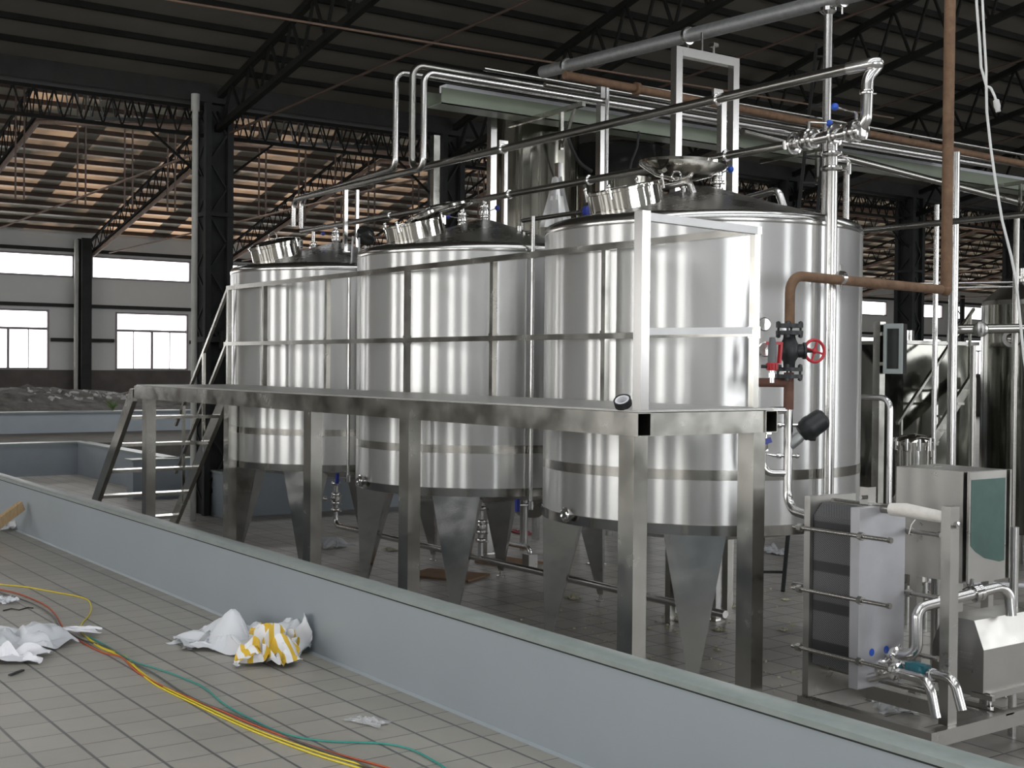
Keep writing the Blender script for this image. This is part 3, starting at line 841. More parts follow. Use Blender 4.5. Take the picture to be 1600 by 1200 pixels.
# ================================================================== OUTLET PIPE UNDER THE TANKS
t = thing('outlet_pipe', 'long stainless outlet pipe running low under the three tanks', 'pipe', (TC[2].x, 6.97, .37))
MB().tube([(TC[2].x, 6.97, .62), (TC[2].x, 6.97, .37), (-6.9, 6.97, .37)], .03, 14, bend=.08).build('main_run', 'pipe_steel', t)
for k, C in enumerate(TC):
    m_ = MB().cyl((C.x, C.y, .50 if k == 2 else .39), (C.x, C.y, .95), .03, 14)
    tri_clamp((C.x, C.y, .86), m_, (0, 0, 1), .03); tri_clamp((C.x, C.y, .55), m_, (0, 0, 1), .03)
    m_.build('drop_leg', 'pipe_steel', t)
    butterfly(t, (C.x, C.y, .68), (0, 0, 1), .034, (-.583, -.812, .1), knob='fitting_steel', lever=.1)
p = at_d(520, 752, 14.6)
t = thing('sampling_cock', 'small blue-handled sampling cock below the farthest tank', 'valve', (TC[2].x, 6.97, .9))
MB().bb(TC[2].x - .05, TC[2].x - .02, 6.80, 6.84, .90, 1.02).build('handle', 'blue_plastic', t)
MB().cyl((TC[2].x, 6.97, .955), (TC[2].x - .035, 6.82, .955), .012, 10).build('stem', 'fitting_steel', t)
q = at_z(828, 888, .0)
t = thing('drain_elbow', 'bent drain pipe on a small box behind the middle tank leg', 'pipe', (q.x, q.y, 0))
q1 = at_y(790, 848, q.y)
MB().tube([(q1.x, q.y, q1.z), (q.x, q.y, q1.z), (q.x, q.y, .1)], .03, 12, bend=.06).build('pipe', 'pipe_steel', t)
MB().bb(q.x - .06, q.x + .06, q.y - .06, q.y + .06, 0, .16).build('box', 'sheet_steel', t)

# ================================================================== OVERHEAD HEADERS
t = thing('lower_header', 'lower stainless header pipe crossing above the three tanks to a valve cluster', 'pipe', (-10, 6.97, 3.86))
MB().tube([(-14.15, 6.97, 3.86), (-6.36, 6.97, 3.86)], .031, 14).build('header_run', 'header_steel', t)
for X_ in (-13.83, -13.26, -10.59, -10.2, -7.37, -7.05):
    C = min(TC, key=lambda c: abs(c.x - X_)); r_ = abs(X_ - C.x); zc = cone_z(r_)
    m_ = MB().cyl((X_, 6.97, zc - .02), (X_, 6.97, 3.84), .024, 12)
    m_.lathe([(.03, 0), (.05, .008), (.05, .02), (.03, .03)], (X_, 6.97, zc - .005), seg=16)
    tri_clamp((X_, 6.97, zc + .06), m_, (0, 0, 1), .026)
    m_.build('drop_leg', 'pipe_steel', t)
    butterfly(t, (X_, 6.97, min(3.78, zc + .15) if zc < 3.6 else 3.74), (0, 0, 1), .028, (-.75, -.6, .15) if X_ < -10.3 or X_ == -7.37 else (.62, .7, .35), lever=.11, knob='blue_plastic' if X_ < -8 else 'blue_knob')
for X_ in (-12.0, -9.78, -6.95, -8.6):
    MB().lathe([(.031, -.02), (.045, -.012), (.045, .012), (.031, .02)], (X_, 6.97, 3.86), (1, 0, 0), 16).build('pipe_union', 'fitting_steel', t)
# valve cluster at the right end
t = thing('upper_header', 'upper stainless header pipe ending in an elbow loop above the nearest tank', 'pipe', (-8, 6.97, 4.3))
zL = at_y(1320, 203, 6.97)
MB().tube([(-11.56, 16.5, 5.41), (-11.56, 6.97, 5.41), (-11.56, 6.97, 4.30), (-5.78, 6.97, 4.31)], .036, 14, bend=.12).build('header_run', 'header_steel', t)
e1 = at_y(1353, 110, 6.97)
# loop: over, down and back to the cluster
bx = at_y(1354, 140, 6.97).x
MB().tube([(-5.80, 6.97, 4.31), (-5.60, 7.02, 4.32), (bx, 7.10, 4.33), (bx, 6.98, 4.22), (bx, 6.97, 3.92), (-5.72, 6.97, 3.87), (-6.30, 6.97, 3.86)], .041, 18, bend=.11, steps=8).build('elbow_loop', 'pipe_steel', t)
for X_, hd in ((-6.14, (.3, .95, .02)), (-5.72, (-.3, -.95, .18))):
    butterfly(t, (X_, 6.97, 3.87), (1, 0, 0), .046, hd, lever=.16, side_dir=(0, 0, 1))
for cp_0, ca_, cr_0 in (((-6.27, 6.97, 3.86), (1, 0, 0), .044), ((-5.90, 6.97, 3.87), (1, 0, 0), .044), ((bx, 6.97, 4.12), (0, 0, 1), .026)):
    tri_clamp(cp_0, MB(), ca_, cr_0).build('clamp', 'fitting_steel', t)

for X_ in (-9.9, -7.05):
    MB().lathe([(.036, -.018), (.05, -.01), (.05, .01), (.036, .018)], (X_, 6.97, 4.305), (1, 0, 0), 16).bb(X_ - .012, X_ + .012, 6.92, 7.02, 4.33, 4.38).build('pipe_clamp', 'fitting_steel', t)
# down pipe from the cluster to the floor, in front of the nearest tank's right flank
t = thing('down_pipe', 'thick polished vertical pipe dropping from the valve cluster past the nearest tank', 'pipe', (-5.925, 6.97, 0))
MB().cyl((-5.925, 6.97, .0), (-5.925, 6.97, 3.83), .042, 20).build('pipe', 'pipe_steel', t)
m_ = MB(); tri_clamp((-5.925, 6.97, 3.74), m_, (0, 0, 1), .042); tri_clamp((-5.925, 6.97, 3.64), m_, (0, 0, 1), .042)
m_.tube([(-5.90, 7.0, 3.70), (-5.85, 7.06, 3.70), (-5.85, 7.06, 3.60)], .016, 12, bend=.03)
m_.build('collar', 'fitting_steel', t)
# small header branches above the far tank
t = thing('branch_pipe', 'bent stainless branch dropping from the rack to the farthest tank, left one', 'pipe', (-12, 6.97, 4.3), 'branch pipes to the farthest tank')
MB().tube([(-11.91, 16.5, 5.40), (-11.91, 6.97, 5.40), (-11.91, 6.97, 4.36), (-14.16, 6.97, 4.27), (-14.16, 6.97, 3.9)], .034, 14, bend=.11).build('run', 'pipe_steel', t)
t = thing('branch_pipe', 'bent stainless branch dropping from the rack to the farthest tank, right one', 'pipe', (-12, 6.8, 4.3), 'branch pipes to the farthest tank')
xC = at_y(662, 200, 6.80).x
MB().tube([(xC, 16.5, 5.22), (xC, 6.80, 5.22), (xC, 6.80, 4.24), (-14.02, 6.80, 4.22), (-14.02, 6.80, 3.9)], .034, 14, bend=.11).build('run', 'pipe_steel', t)
for yy in (9.2, 12.1):
    pass

# fat galvanised pipe on the portal frames
g0 = at_y(848, 113, 8.32); g1 = at_y(1290, 2, 8.32); dr = (g1 - g0).normalized()
t = thing('galvanised_main', 'fat galvanised pipe running along the roof above the tanks', 'pipe', g0)
MB().tube([g0, g0 + dr * 9.0], .066, 20).build('pipe', 'galvanised', t)
for s_ in (.42, 2.27, 4.1):
    MB().lathe([(.066, -.02), (.082, -.018), (.082, .018), (.066, .02)], g0 + dr * s_, dr, 20).cyl(g0 + dr * s_, g0 + dr * s_ + V(0, 0, -.14), .01, 8).build('pipe_clamp', 'fitting_steel', t)
xv = at_y(1294, 20, 8.32).x
t = thing('riser_pipe', 'bright vertical pipe rising to the fat galvanised main', 'pipe', (xv, 8.32, 0))
MB().cyl((xv, 8.32, 0), (xv, 8.32, g0.z + (xv - g0.x) * dr.z / dr.x - .05), .036, 16).build('pipe', 'pipe_steel', t)
MB().lathe([(.036, -.06), (.07, -.03), (.07, .0), (.036, .0)], (xv, 8.32, g0.z + (xv - g0.x) * dr.z / dr.x - .06), seg=18).build('collar', 'fitting_steel', t)

# portal frame and support posts of square tube
def square_post(mb, x, y, z0, z1, w=.065):
    return mb.bb(x - w / 2, x + w / 2, y - w / 2, y + w / 2, z0, z1)


t = thing('portal_frame', 'bright inverted-U frame of square tube standing behind the nearest tank', 'frame', (-8.5, 8.25, 0))
ya, yb_ = 7.89, 8.61
square_post(MB(), -8.5, ya, 0, 5.13, .075).build('post', 'pipe_steel', t)
square_post(MB(), -8.5, yb_, 0, 5.13, .075).build('post', 'pipe_steel', t)
MB().bb(-8.54, -8.46, ya + .038, yb_ - .038, 5.05, 5.13).build('crossbar', 'pipe_steel', t)
MB().cyl((-8.5, 8.2, 5.13), (-8.5, 8.2, 5.31), .012, 8).cyl((-8.5, 8.35, 5.13), (-8.5, 8.35, 5.24), .012, 8).bb(-8.53, -8.47, 8.32, 8.38, 5.2, 5.23).build('hanger_bolts', 'fitting_steel', t)
posts = [  # px, y of the top, X plane, width, what it is like
    (940, 132, -11.15, .085, 'tall bright square post left of the nearest tank lid'),
    (769, 178, -12.45, .085, 'bright square post against the left edge of the tall silo'),
    (789, 236, -12.2, .05, 'thin leaning bright post just in front of the tall silo'),
    (873, 255, -11.6, .07, 'bright square post rising before the right edge of the tall silo'),
    (1128, 158, -8.1, .06, 'slim support post between the legs of the portal frame'),
    (540, 290, -14.0, .042, 'short bright support post above the farthest tank, left one'),
    (558, 297, -13.6, .034, 'short support post above the farthest tank, right one'),
    (680, 212, -15.2, .10, 'grey square post standing left of the tall silo'),
]
for (px, py, X_, w, lab) in posts:
    p = at_x(px, py, X_); z0 = 0
    if px in (540, 558):
        p = at_y(px, py, 6.80 if px == 540 else 7.2); z0 = cone_z((V(p.x, p.y, 0) - TC[2]).length) - .01
    t = thing('support_post', lab, 'post', (p.x, p.y, 0))
    square_post(MB(), p.x, p.y, z0, p.z, w).build('shaft', 'frame_steel' if px == 680 else 'pipe_steel', t)
    MB().bb(p.x - w, p.x + w, p.y - w, p.y + w, z0 if z0 == 0 else z0 - .02, z0 + .012).build('foot_plate', 'frame_steel', t)
p = at_x(949, 135, -11.0)
o = MB().cyl((p.x, p.y, 0), (p.x, p.y, p.z), .024, 14).build('support_rod', 'pipe_steel', origin=(p.x, p.y, 0))
tag(o, 'thin bright round rod beside the tall post left of the open lid', 'rod')

# ================================================================== PIPE RACK WITH GREEN TRAY
TX = -12.0
tl = at_x(678, 152, TX)
tz1 = at_x(678, 140, TX).z; tz0 = at_x(678, 165, TX).z; ty0 = at_x(678, 150, TX).y
t = thing('cable_tray', 'long pale green cable tray hung high behind the tanks', 'tray', (TX, ty0, tz0))
MB().bb(TX - .16, TX + .16, ty0, 30, tz0, tz0 + .012).bb(TX + .15, TX + .16, ty0, 30, tz0, tz1).bb(TX - .16, TX - .15, ty0, 30, tz0, tz1).build('trough', 'tray_green', t)
MB().bb(TX - .20, TX - .06, ty0 + .2, 30, tz1 + .02, tz1 + .10).build('trunking', 'bag_white', t)  # white colour carries the bright reflection along the top of the tray
for j, yy in enumerate((8.75, 13.0, 17.6, 22.0)):
    t = thing('rack_bracket', 'angle bracket arm carrying the rack pipes, %s from the left' % ORD[j], 'bracket', (TX, yy, tz0 - .03), 'bracket arms of the pipe rack')
    MB().bar((TX - .3, yy, tz0 - .03), (TX + 1.1, yy, tz0 + .0), .05, .05).build('arm', 'frame_steel', t)
    MB().bar((TX + .7, yy, tz0 - .03), (TX + .7, yy, tz0 - .45), .04, .04).bar((TX + .95, yy, tz0), (TX + .72, yy, tz0 - .42), .03, .03).build('strut', 'frame_steel', t)
for j, (X_, z_, r_, m_, y0, y1, lab) in enumerate((
        (-11.75, 5.55, .028, 'header_steel', 8.0, 30, 'thin rack pipe running level above the green tray'),
        (-11.15, 5.32, .028, 'header_steel', 8.4, 30, 'thin lower rack pipe running level over the green tray'),
        (-10.9, 5.42, .020, 'header_steel', 9.4, 30, 'thinnest rack pipe running beside the rusty overhead pipe'))):
    o = MB().cyl((X_, y0, z_), (X_, y1, z_), r_, 12).build('rack_pipe', m_, origin=(X_, y0, z_)); tag(o, lab, 'pipe')
ra = at_x(882, 117, -10.6); rb_ = at_x(1600, 256, -10.6)
t = thing('rusty_main', 'rusty brown pipe running high across the hall to the right', 'pipe', ra)
MB().cyl(ra, ra + (rb_ - ra) * 1.6, .045, 14).build('pipe', 'rust', t)
MB().lathe([(.045, -.03), (.07, -.025), (.07, .025), (.045, .03)], ra + (rb_ - ra) * .12, rb_ - ra, 16).build('coupling', 'rust', t)
# lower rack pipe band seen right of the tanks
for j, (ya_, yb2, X_, r_, lab) in enumerate(((205, 318, -11.5, .05, 'fat dull pipe under the right half of the green tray'),)):
    p0 = at_x(1160, ya_, X_); p1 = at_x(1600, yb2, X_)
    o = MB().cyl(p0, p0 + (p1 - p0) * 1.4, r_, 14).build('rack_pipe', 'header_steel', origin=p0); tag(o, lab, 'pipe')

# ================================================================== RUSTY STEAM LINE AND VALVES
PX_, PY_ = -5.7, at_x(1233, 560, -5.7).y
zp = lambda y: at_x(1233, y, PX_).z
t = thing('steam_pipe', 'rusty steam pipe bending down in front of the nearest tank', 'pipe', (PX_, PY_, zp(500)))
q = at_x(1478, 453, PX_)
MB().tube([(PX_, PY_, zp(512)), (PX_, PY_, zp(430)), (PX_, q.y - .06, q.z)], .033, 18, bend=.11).build('bent_run', 'rust', t)
MB().lathe([(.033, -.02), (.048, -.015), (.048, .015), (.033, .02)], at_x(1314, 434, PX_), (0, 1, 0), 16).cyl(at_x(1314, 434, PX_) - V(0, 0, .085), at_x(1314, 434, PX_) + V(0, 0, .085), .01, 8).build('pipe_clamp', 'fitting_steel', t)
MB().tube([(PX_, PY_, zp(582)), (PX_, PY_, zp(640))], .033, 18).tube([(PX_, PY_, zp(598)), (PX_ - .16, PY_ - .2, zp(598))], .030, 16).build('lower_tee', 'rust_dark', t)
t = thing('steam_riser', 'tall rusty vertical pipe from the roof at the right', 'pipe', (PX_, q.y, q.z))
MB().tube([(PX_, q.y, 8.2), (PX_, q.y, q.z - .0)], .040, 18).ball((PX_, q.y, q.z), .045).build('pipe', 'rust', t)
# stop valve with red handwheel
t = thing('stop_valve', 'black cast stop valve with a red handwheel on the steam pipe', 'valve', (PX_, PY_, zp(545)))


def flange(z, up):
    mb = MB().lathe([(.034, -.013), (.088, -.013), (.088, .013), (.034, .013)], (PX_, PY_, z), seg=28)
    return mb


for yy in (509, 520, 577, 588):
    flange(zp(yy), 1).build('flange', 'black_iron', t)
for za, zb2 in ((zp(515), 0), (zp(582), 0)):
    for j in range(4):
        a = PI / 4 + PI / 2 * j - .2; cx, cy2 = PX_ + .072 * math.cos(a), PY_ + .072 * math.sin(a)
        MB().cyl((cx, cy2, za - .055), (cx, cy2, za + .055), .008, 8).lathe([(.016, .032), (.016, .05)], (cx, cy2, za), seg=6).lathe([(.016, -.05), (.016, -.032)], (cx, cy2, za), seg=6).build('flange_bolt', 'black_iron', t)
zc = zp(548)
hw = V(.62, .78, 0).normalized()   # handwheel axis: to the right and a little away
MB().lathe([(.036, zp(578) - zc), (.04, -.07), (.062, -.035), (.066, .0), (.062, .035), (.042, .075), (.036, zp(520) - zc)], (PX_, PY_, zc), seg=28).lathe([(.045, .0), (.045, .085), (.055, .09), (.055, .105), (.02, .11)], V(PX_, PY_, zc), V(.583, .812, 0), 20).build('body', 'black_iron', t)
wc = V(PX_, PY_, zc) + V(.583, .812, 0) * .165
wax = V(.90, -.30, .05).normalized()
MB().cyl(V(PX_, PY_, zc) + V(.583, .812, 0) * .10, wc, .012, 10).build('spindle', 'black_iron', t)
wm = MB().torus(wc, .072, .010, wax, 32, 10)
ux = wax.orthogonal().normalized(); uy = wax.cross(ux)
for j in range(4):
    a = PI / 2 * j + .5; wm.cyl(wc, wc + (ux * math.cos(a) + uy * math.sin(a)) * .07, .007, 8)
wm.ball(wc, .02)
wm.build('handwheel', 'red_plastic', t)
# safety valve with red lever on the tee
sx, sy2 = PX_ - .12, PY_ - .15
sp = at_d(1206, 598, 8.35); sx, sy2 = sp.x, sp.y
t = thing('safety_valve', 'grey safety valve with a red lever and knurled red ring', 'valve', (sx, sy2, zp(598)))
MB().cyl((sx, sy2, zp(598)), (sx, sy2, zp(572)), .016, 12).lathe([(.022, 0), (.022, .03)], (sx, sy2, zp(590)), seg=6).build('neck', 'fitting_steel', t)
kn = MB().lathe([(.03, 0), (.034, .006), (.034, .045), (.03, .05)], (sx, sy2, zp(579)), seg=12)
for j in range(12):
    a = 2 * PI * j / 12; kn.bb(sx + .034 * math.cos(a) - .004, sx + .034 * math.cos(a) + .004, sy2 + .034 * math.sin(a) - .004, sy2 + .034 * math.sin(a) + .004, zp(579) + .006, zp(579) + .045)
kn.build('ring', 'red_plastic', t)
MB().lathe([(.028, 0), (.028, .13), (.022, .14), (.018, .165), (.0, .168)], (sx, sy2, zp(568)), seg=20, closed=False).build('bonnet', 'grey_cap', t)
lv = V(.583, .812, 0)
MB().bar(V(sx, sy2, zp(537)) - lv * .04, V(sx, sy2, zp(537)) + lv * .06, .022, .02).bar(V(sx, sy2, zp(535)) + lv * .055, V(sx, sy2, zp(568)) + lv * .045, .022, .018).build('lever', 'red_plastic', t)
MB().tube([V(sx, sy2, zp(573)) - lv * .07, V(sx, sy2, zp(573)) + lv * .06], .012, 10).build('test_port', 'black_iron', t)
# stainless control set below
t = thing('control_pipework', 'stainless pipe with bypass loop leading down to the plate exchanger', 'pipe', (PX_, PY_, zp(700)))
MB().tube([(PX_, PY_, zp(638)), (PX_, PY_, zp(795)), (-5.14, 6.14, zp(803))], .030, 18, bend=.13).build('main_run', 'pipe_steel', t)
L_ = V(-.583, -.812, 0)
b0 = V(PX_, PY_, zp(641)); b1 = V(PX_, PY_, zp(739))
MB().tube([b0, b0 + L_ * .165, b1 + L_ * .165, b1], .025, 16, bend=.07).build('bypass_loop', 'pipe_steel', t)
vb = b0 + L_ * .165; vz = zp(690)
bv = MB().lathe([(.03, -.06), (.036, -.05), (.036, .05), (.03, .06)], (vb.x, vb.y, vz), seg=16).cyl((vb.x, vb.y, vz), V(vb.x, vb.y, vz) + V(.5, -.4, 0) * .09, .012, 10)
bv.bar(V(vb.x, vb.y, vz + .055) + L_ * .03, V(vb.x, vb.y, vz + .055) - L_ * .05, .05, .012).bar(V(vb.x, vb.y, vz - .055) + L_ * .03, V(vb.x, vb.y, vz - .055) - L_ * .03, .05, .012)
bvo = bv.build('ball_valve', 'fitting_steel', t)
vh = V(vb.x, vb.y, vz) + V(.5, -.4, 0) * .1
MB().bar(vh - V(0, 0, .0) + V(-.583, -.812, -.35) * .045, vh + V(.583, .812, .35) * .045, .022, .035).build('handle', 'blue_plastic', bvo)
m_ = MB()
for yy in (664, 712):
    m_ = MB(); c = V(PX_, PY_, zp(yy)); m_.cyl(c + L_ * .09, c - L_ * .05, .011, 10); m_.lathe([(.018, -.015), (.022, 0), (.018, .015)], c + L_ * .06, L_, 12); m_.tube([c + L_ * .09, c + L_ * .14 + V(0, 0, .01)], [.012, .004], 8)
    if yy == 712: m_.ball(V(PX_, PY_, zp(712)) - L_ * .06, .018)
    m_.build('gauge_cock', 'fitting_steel', t)
sc_ = V(PX_, PY_, zp(664)) + V(.583, .812, 0) * .05 + V(.25, -.18, 0)
sd = V(.583, .812, .55).normalized()
# solenoid actuator
t = thing('solenoid_actuator', 'round black actuator jutting from the stainless steam control pipe', 'actuator', sc_)
so = V(PX_, PY_, zp(680)) + V(.583, .812, 0) * .055
MB().lathe([(0, -.09), (.055, -.088), (.07, -.06), (.075, -.02), (.075, .05), (.07, .085), (.05, .105), (0, .11)], V(PX_, PY_, zp(665)) + V(.583, .812, 0) * .155, V(.583, .812, .7), 32, closed=False).build('casing', 'black_iron', t)
MB().lathe([(.0765, -.035), (.0775, -.03), (.0775, .0), (.0765, .005)], V(PX_, PY_, zp(665)) + V(.583, .812, 0) * .155, V(.583, .812, .7), 32, closed=False).build('band', 'black_iron', t)
MB().cyl(V(PX_, PY_, zp(664)), V(PX_, PY_, zp(664)) + V(.583, .812, 0) * .1, .013, 10).build('stem', 'fitting_steel', t)
c = V(PX_, PY_, zp(683)) + V(.583, .812, 0) * .15
MB().lathe([(0, -.03), (.02, -.03), (.024, 0), (.018, .03), (0, .03)], c, V(.583, .812, -.2), 16, closed=False).build('cable_gland', 'rubber', t)
t = thing('strainer', 'dull grey strainer cup slanting below the black actuator', 'strainer', so)
MB().lathe([(0, -.055), (.028, -.052), (.034, -.03), (.037, .03), (.034, .05), (0, .052)], V(PX_, PY_, zp(689)) + V(.583, .812, 0) * .045, V(.583, .812, .95), 24, closed=False).build('cup', 'galvanised', t)

# ================================================================== PLATFORM
PZ1, PZ0, NYp, FYp = 2.0, 1.865, 4.63, 5.74
XL, XR = -13.35, -5.27
t = thing('work_platform', 'long stainless work platform on posts in front of the tanks', 'platform', (-9.3, 5.2, 0))
MB().bb(XL + .02, XR - .02, NYp + .02, FYp - .02, PZ1 - .002, PZ1 + .010).build('deck_plate', 'deck', t)
W_, H_ = .10, .135


def hollow(mb, x0, x1, yc, z0, z1, w, th=.005):
    mb.bb(x0, x1, yc - w / 2, yc - w / 2 + th, z0, z1).bb(x0, x1, yc + w / 2 - th, yc + w / 2, z0, z1)
    mb.bb(x0, x1, yc - w / 2 + th, yc + w / 2 - th, z0, z0 + th).bb(x0, x1, yc - w / 2 + th, yc + w / 2 - th, z1 - th, z1); return mb


for yc in (NYp + W_ / 2, FYp - W_ / 2):
    hollow(MB(), XL, XR, yc, PZ0, PZ1 - .004, W_).build('long_beam', 'frame_steel', t)
for xc in (XL + .06, -10.6, -8.0, XR - .06):
    yy0, yy1 = NYp + W_, FYp - W_
    MB().bb(xc - .05, xc + .05, yy0 + .001, yy1 - .001, PZ0, PZ1 - .006).build('cross_beam', 'frame_steel', t)
for (x_, y_) in [(-13.03, NYp + .05), (-9.27, NYp + .05), (-7.76, NYp + .05), (-5.36, NYp + .05), (-13.35 + .07, FYp - .05), (-5.43, FYp - .05), (-10.6, FYp - .05) if False else (-5.43, FYp - .05)][:6]:
    lg = MB().bb(x_ - .065, x_ + .065, y_ - .05, y_ + .05, 0, PZ0 - .001).build('leg', 'frame_steel', t)
    MB().bb(x_ - .09, x_ + .09, y_ - .07, y_ + .07, 0, .01).build('foot_plate', 'frame_steel', lg)
RT = 3.08
ry = FYp - .03
posts_x = [-13.50 + .12, -12.45, -11.02, -9.53, -8.22, -6.85, -5.44]
for x_ in posts_x:
    MB().bb(x_ - .022, x_ + .022, ry - .022, ry + .022, PZ1 + .01, RT - .02).build('railing_post', 'frame_steel', t)
MB().bb(posts_x[0] - .03, posts_x[-1] + .03, ry - .025, ry + .025, RT - .02, RT + .025).build('top_rail', 'frame_steel', t)
MB().bb(posts_x[0] - .03, posts_x[-1] + .03, ry - .05, ry - .023, 2.44, 2.48).build('mid_rail', 'frame_steel', t)
cx_ = XR - .045; cy2 = NYp + .06
MB().bb(cx_ - .034, cx_ + .034, cy2 - .03, cy2 + .03, PZ1 + .01, RT + .03).build('corner_post', 'pipe_steel', t)
MB().bar((cx_, cy2 + .03, RT + .00), (posts_x[-1] + .02, ry - .025, RT + .00), .045, .045).build('end_top_rail', 'rail_satin', t)
MB().bar((cx_, cy2 + .03, 2.445), (posts_x[-1] + .02, ry - .05, 2.475), .025, .04).build('end_mid_rail', 'rail_satin', t)
for x_ in posts_x[1:]:
    MB().bb(x_ - .028, x_ + .028, ry - .026, ry + .026, 2.43, 2.50).build('rail_cleat', 'frame_steel', t)
t = thing('tape_roll', 'black and clear roll of tape lying on the platform corner', 'tape roll', at_z(975, 634, PZ1 + .04))
p = at_z(973, 634, PZ1 + .03)
ta_ = V(.25, -.5, .75).normalized(); p = p + V(0, 0, .02)
MB().lathe([(.05, -.02), (.05, .02), (.042, .02), (.042, -.02), (.05, -.02)], p, ta_, 28, closed=False).build('roll', 'rubber', t)
MB().lathe([(.041, -.018), (.041, .018), (.03, .018), (.03, -.018)], p, ta_, 28, closed=False).build('core', 'bag_white', t)

# stairs at the left end
t = thing('steel_stairs', 'steep stainless stairs climbing to the left end of the platform', 'stairs', (-14.4, 5.2, 0))
sx0, sz0, sx1, sz1 = -13.42, 1.93, -15.32, 0.0
for y_ in (NYp + .03, FYp - .02):
    MB().prism([(sx0, y_ - .02, sz0 - .10), (sx0, y_ - .02, sz0 + .03), (sx0 - .10, y_ - .02, sz0 + .03), (sx1 - .12, y_ - .02, sz1), (sx1 + .08, y_ - .02, sz1)], (0, .05, 0)).build('stringer', 'frame_steel', t)
for j in range(6):
    z_ = 1.66 - j * .315; x_ = sx0 + (z_ - sz0) * (sx1 - sx0) / (sz1 - sz0)
    if z_ < .03: continue
    MB().bb(x_ - .13, x_ + .07, NYp + .062, FYp - .042, z_ - .035, z_).build('tread', 'frame_steel', t)
slope = (sz1 - sz0) / (sx1 - sx0)
hy = FYp + .0
for (dz, nm) in ((1.10, 'handrail'), (.52, 'mid_rail')):
    a = V(posts_x[0] - .02, hy - .03, PZ1 + dz - .02); b = V(sx1 + .35, hy - .03, PZ1 + dz + (sx1 + .35 - posts_x[0]) * slope)
    MB().bar(a, b, .035, .035).build(nm, 'frame_steel', t)
for x_ in (-14.1, -14.72):
    zb_ = sz0 + (x_ - sx0) * slope
    MB().bb(x_ - .018, x_ + .018, hy - .046, hy - .014, max(zb_ - .03, 0), zb_ + 1.12).build('baluster', 'frame_steel', t)

# ================================================================== HEAT EXCHANGER SKID
t = thing('exchanger_skid', 'low stainless skid frame on short feet under the plate exchanger', 'skid', (-4.7, 6.7, 0))
X0s, X1s, Y0s, Y1s = -5.14, -4.20, 5.80, 7.9
for (a, b, c, d) in ((X0s, X1s, Y0s, Y0s + .06), (X0s, X1s, Y1s - .06, Y1s), (X0s, X0s + .06, Y0s + .06, Y1s - .06), (X1s - .06, X1s, Y0s + .06, Y1s - .06), (X0s + .06, X1s - .06, 6.36, 6.42)):
    MB().bb(a, b, c, d, .215, .30).build('beam', 'sheet_steel', t)
for (a, b) in ((X0s + .05, Y0s + .04), (X1s - .10, Y0s + .04), (X0s + .05, Y1s - .05), (X1s - .06, Y1s - .05), (X1s - .06, 6.9)):
    MB().lathe([(.032, 0), (.032, .012), (.021, .02), (.021, .214)], (a, b, 0), seg=16).build('leg', 'fitting_steel', t)
EY0, EY1 = 5.83, 6.24
t = thing('plate_exchanger', 'plate heat exchanger with black corrugated plate pack between two end plates', 'heat exchanger', (-4.9, 6.0, .3))
MB().bb(-5.13, -5.085, EY0, EY1, .301, 1.49).build('fixed_plate', 'sheet_steel', t)
MB().bb(-4.785, -4.72, EY0, EY1, .42, 1.455).build('pressure_plate', 'plate_face', t)
pk = MB()
pk.prism([(-5.083, EY0 + .03, .50), (-5.083, EY1 - .03, .50), (-5.083, EY1 - .03, 1.38), (-5.083, EY1 - .10, 1.45), (-5.083, EY0 + .10, 1.45), (-5.083, EY0 + .03, 1.38)], (.296, 0, 0))
pk.build('plate_pack', 'plate_pack', t)
for z_ in (1.30, .935, .585):
    for y_ in (EY0 - .012, EY1 + .02):
        tr = MB().cyl((-5.2, y_, z_), (-4.50, y_, z_), .013, 12)
        r_ = tr.build('tie_bolt', 'header_steel', t)
        for n_r, n_a, n_b, n_x, n_s in ((.024, 0, .03, -4.715, 6), (.024, -.03, 0, -5.135, 6), (.017, -.01, .01, -4.50, 8)):
            MB().lathe([(n_r, n_a), (n_r, n_b)], (n_x, y_, z_), (1, 0, 0), n_s).build('nut', 'header_steel', r_)
for z_ in (1.30, .935):
    pass
MB().tube([(-5.30, EY0 + .1, .93), (-5.14, EY0 + .1, .93)], .016, 12).build('rear_bolt', 'header_steel', t)
MB().cyl((-5.1, 6.03, 1.445), (-4.66, 6.03, 1.445), .028, 14).build('carrying_bar', 'header_steel', t)
MB().tube([(-4.66, 6.03, 1.445), (-4.55, 6.03, 1.45), (-4.40, 6.03, 1.44), (-4.30, 6.03, 1.435)], [.036, .04, .036, .033], 16).build('wrapped_bar', 'white_wrap', t)
MB().bb(-4.86, -4.80, 6.0, 6.07, 1.46, 1.56).cyl((-4.83, 5.97, 1.50), (-4.83, 6.1, 1.50), .012, 8).build('roller', 'fitting_steel', t)
MB().bb(-4.295, -4.235, 5.99, 6.07, .301, 1.50).build('support_column', 'sheet_steel', t)
MB().lathe([(.018, 0), (.02, .02), (.0, .025)], (-4.235, 6.03, 1.40), (1, 0, 0), 8).build('column_bolt', 'fitting_steel', t)
MB().cyl((-5.1, 6.03, .45), (-4.24, 6.03, .45), .018, 12).build('guide_bar', 'header_steel', t)
for y_ in (5.95, 6.08):
    MB().lathe([(.022, 0), (.022, .0015)], (-4.7195, y_, .62), (1, 0, 0), 20).build('sticker', 'blue_knob', t)
# wiring lug
o = MB().tube([at_x(1430, 812, -4.45), at_x(1424, 820, -4.45), at_x(1420, 835, -4.45)], .003, 6).build('cut_strap', 'white_wrap', origin=at_x(1430, 812, -4.45)); tag(o, 'thin white strap end hanging from the wrapped bar', 'strap')
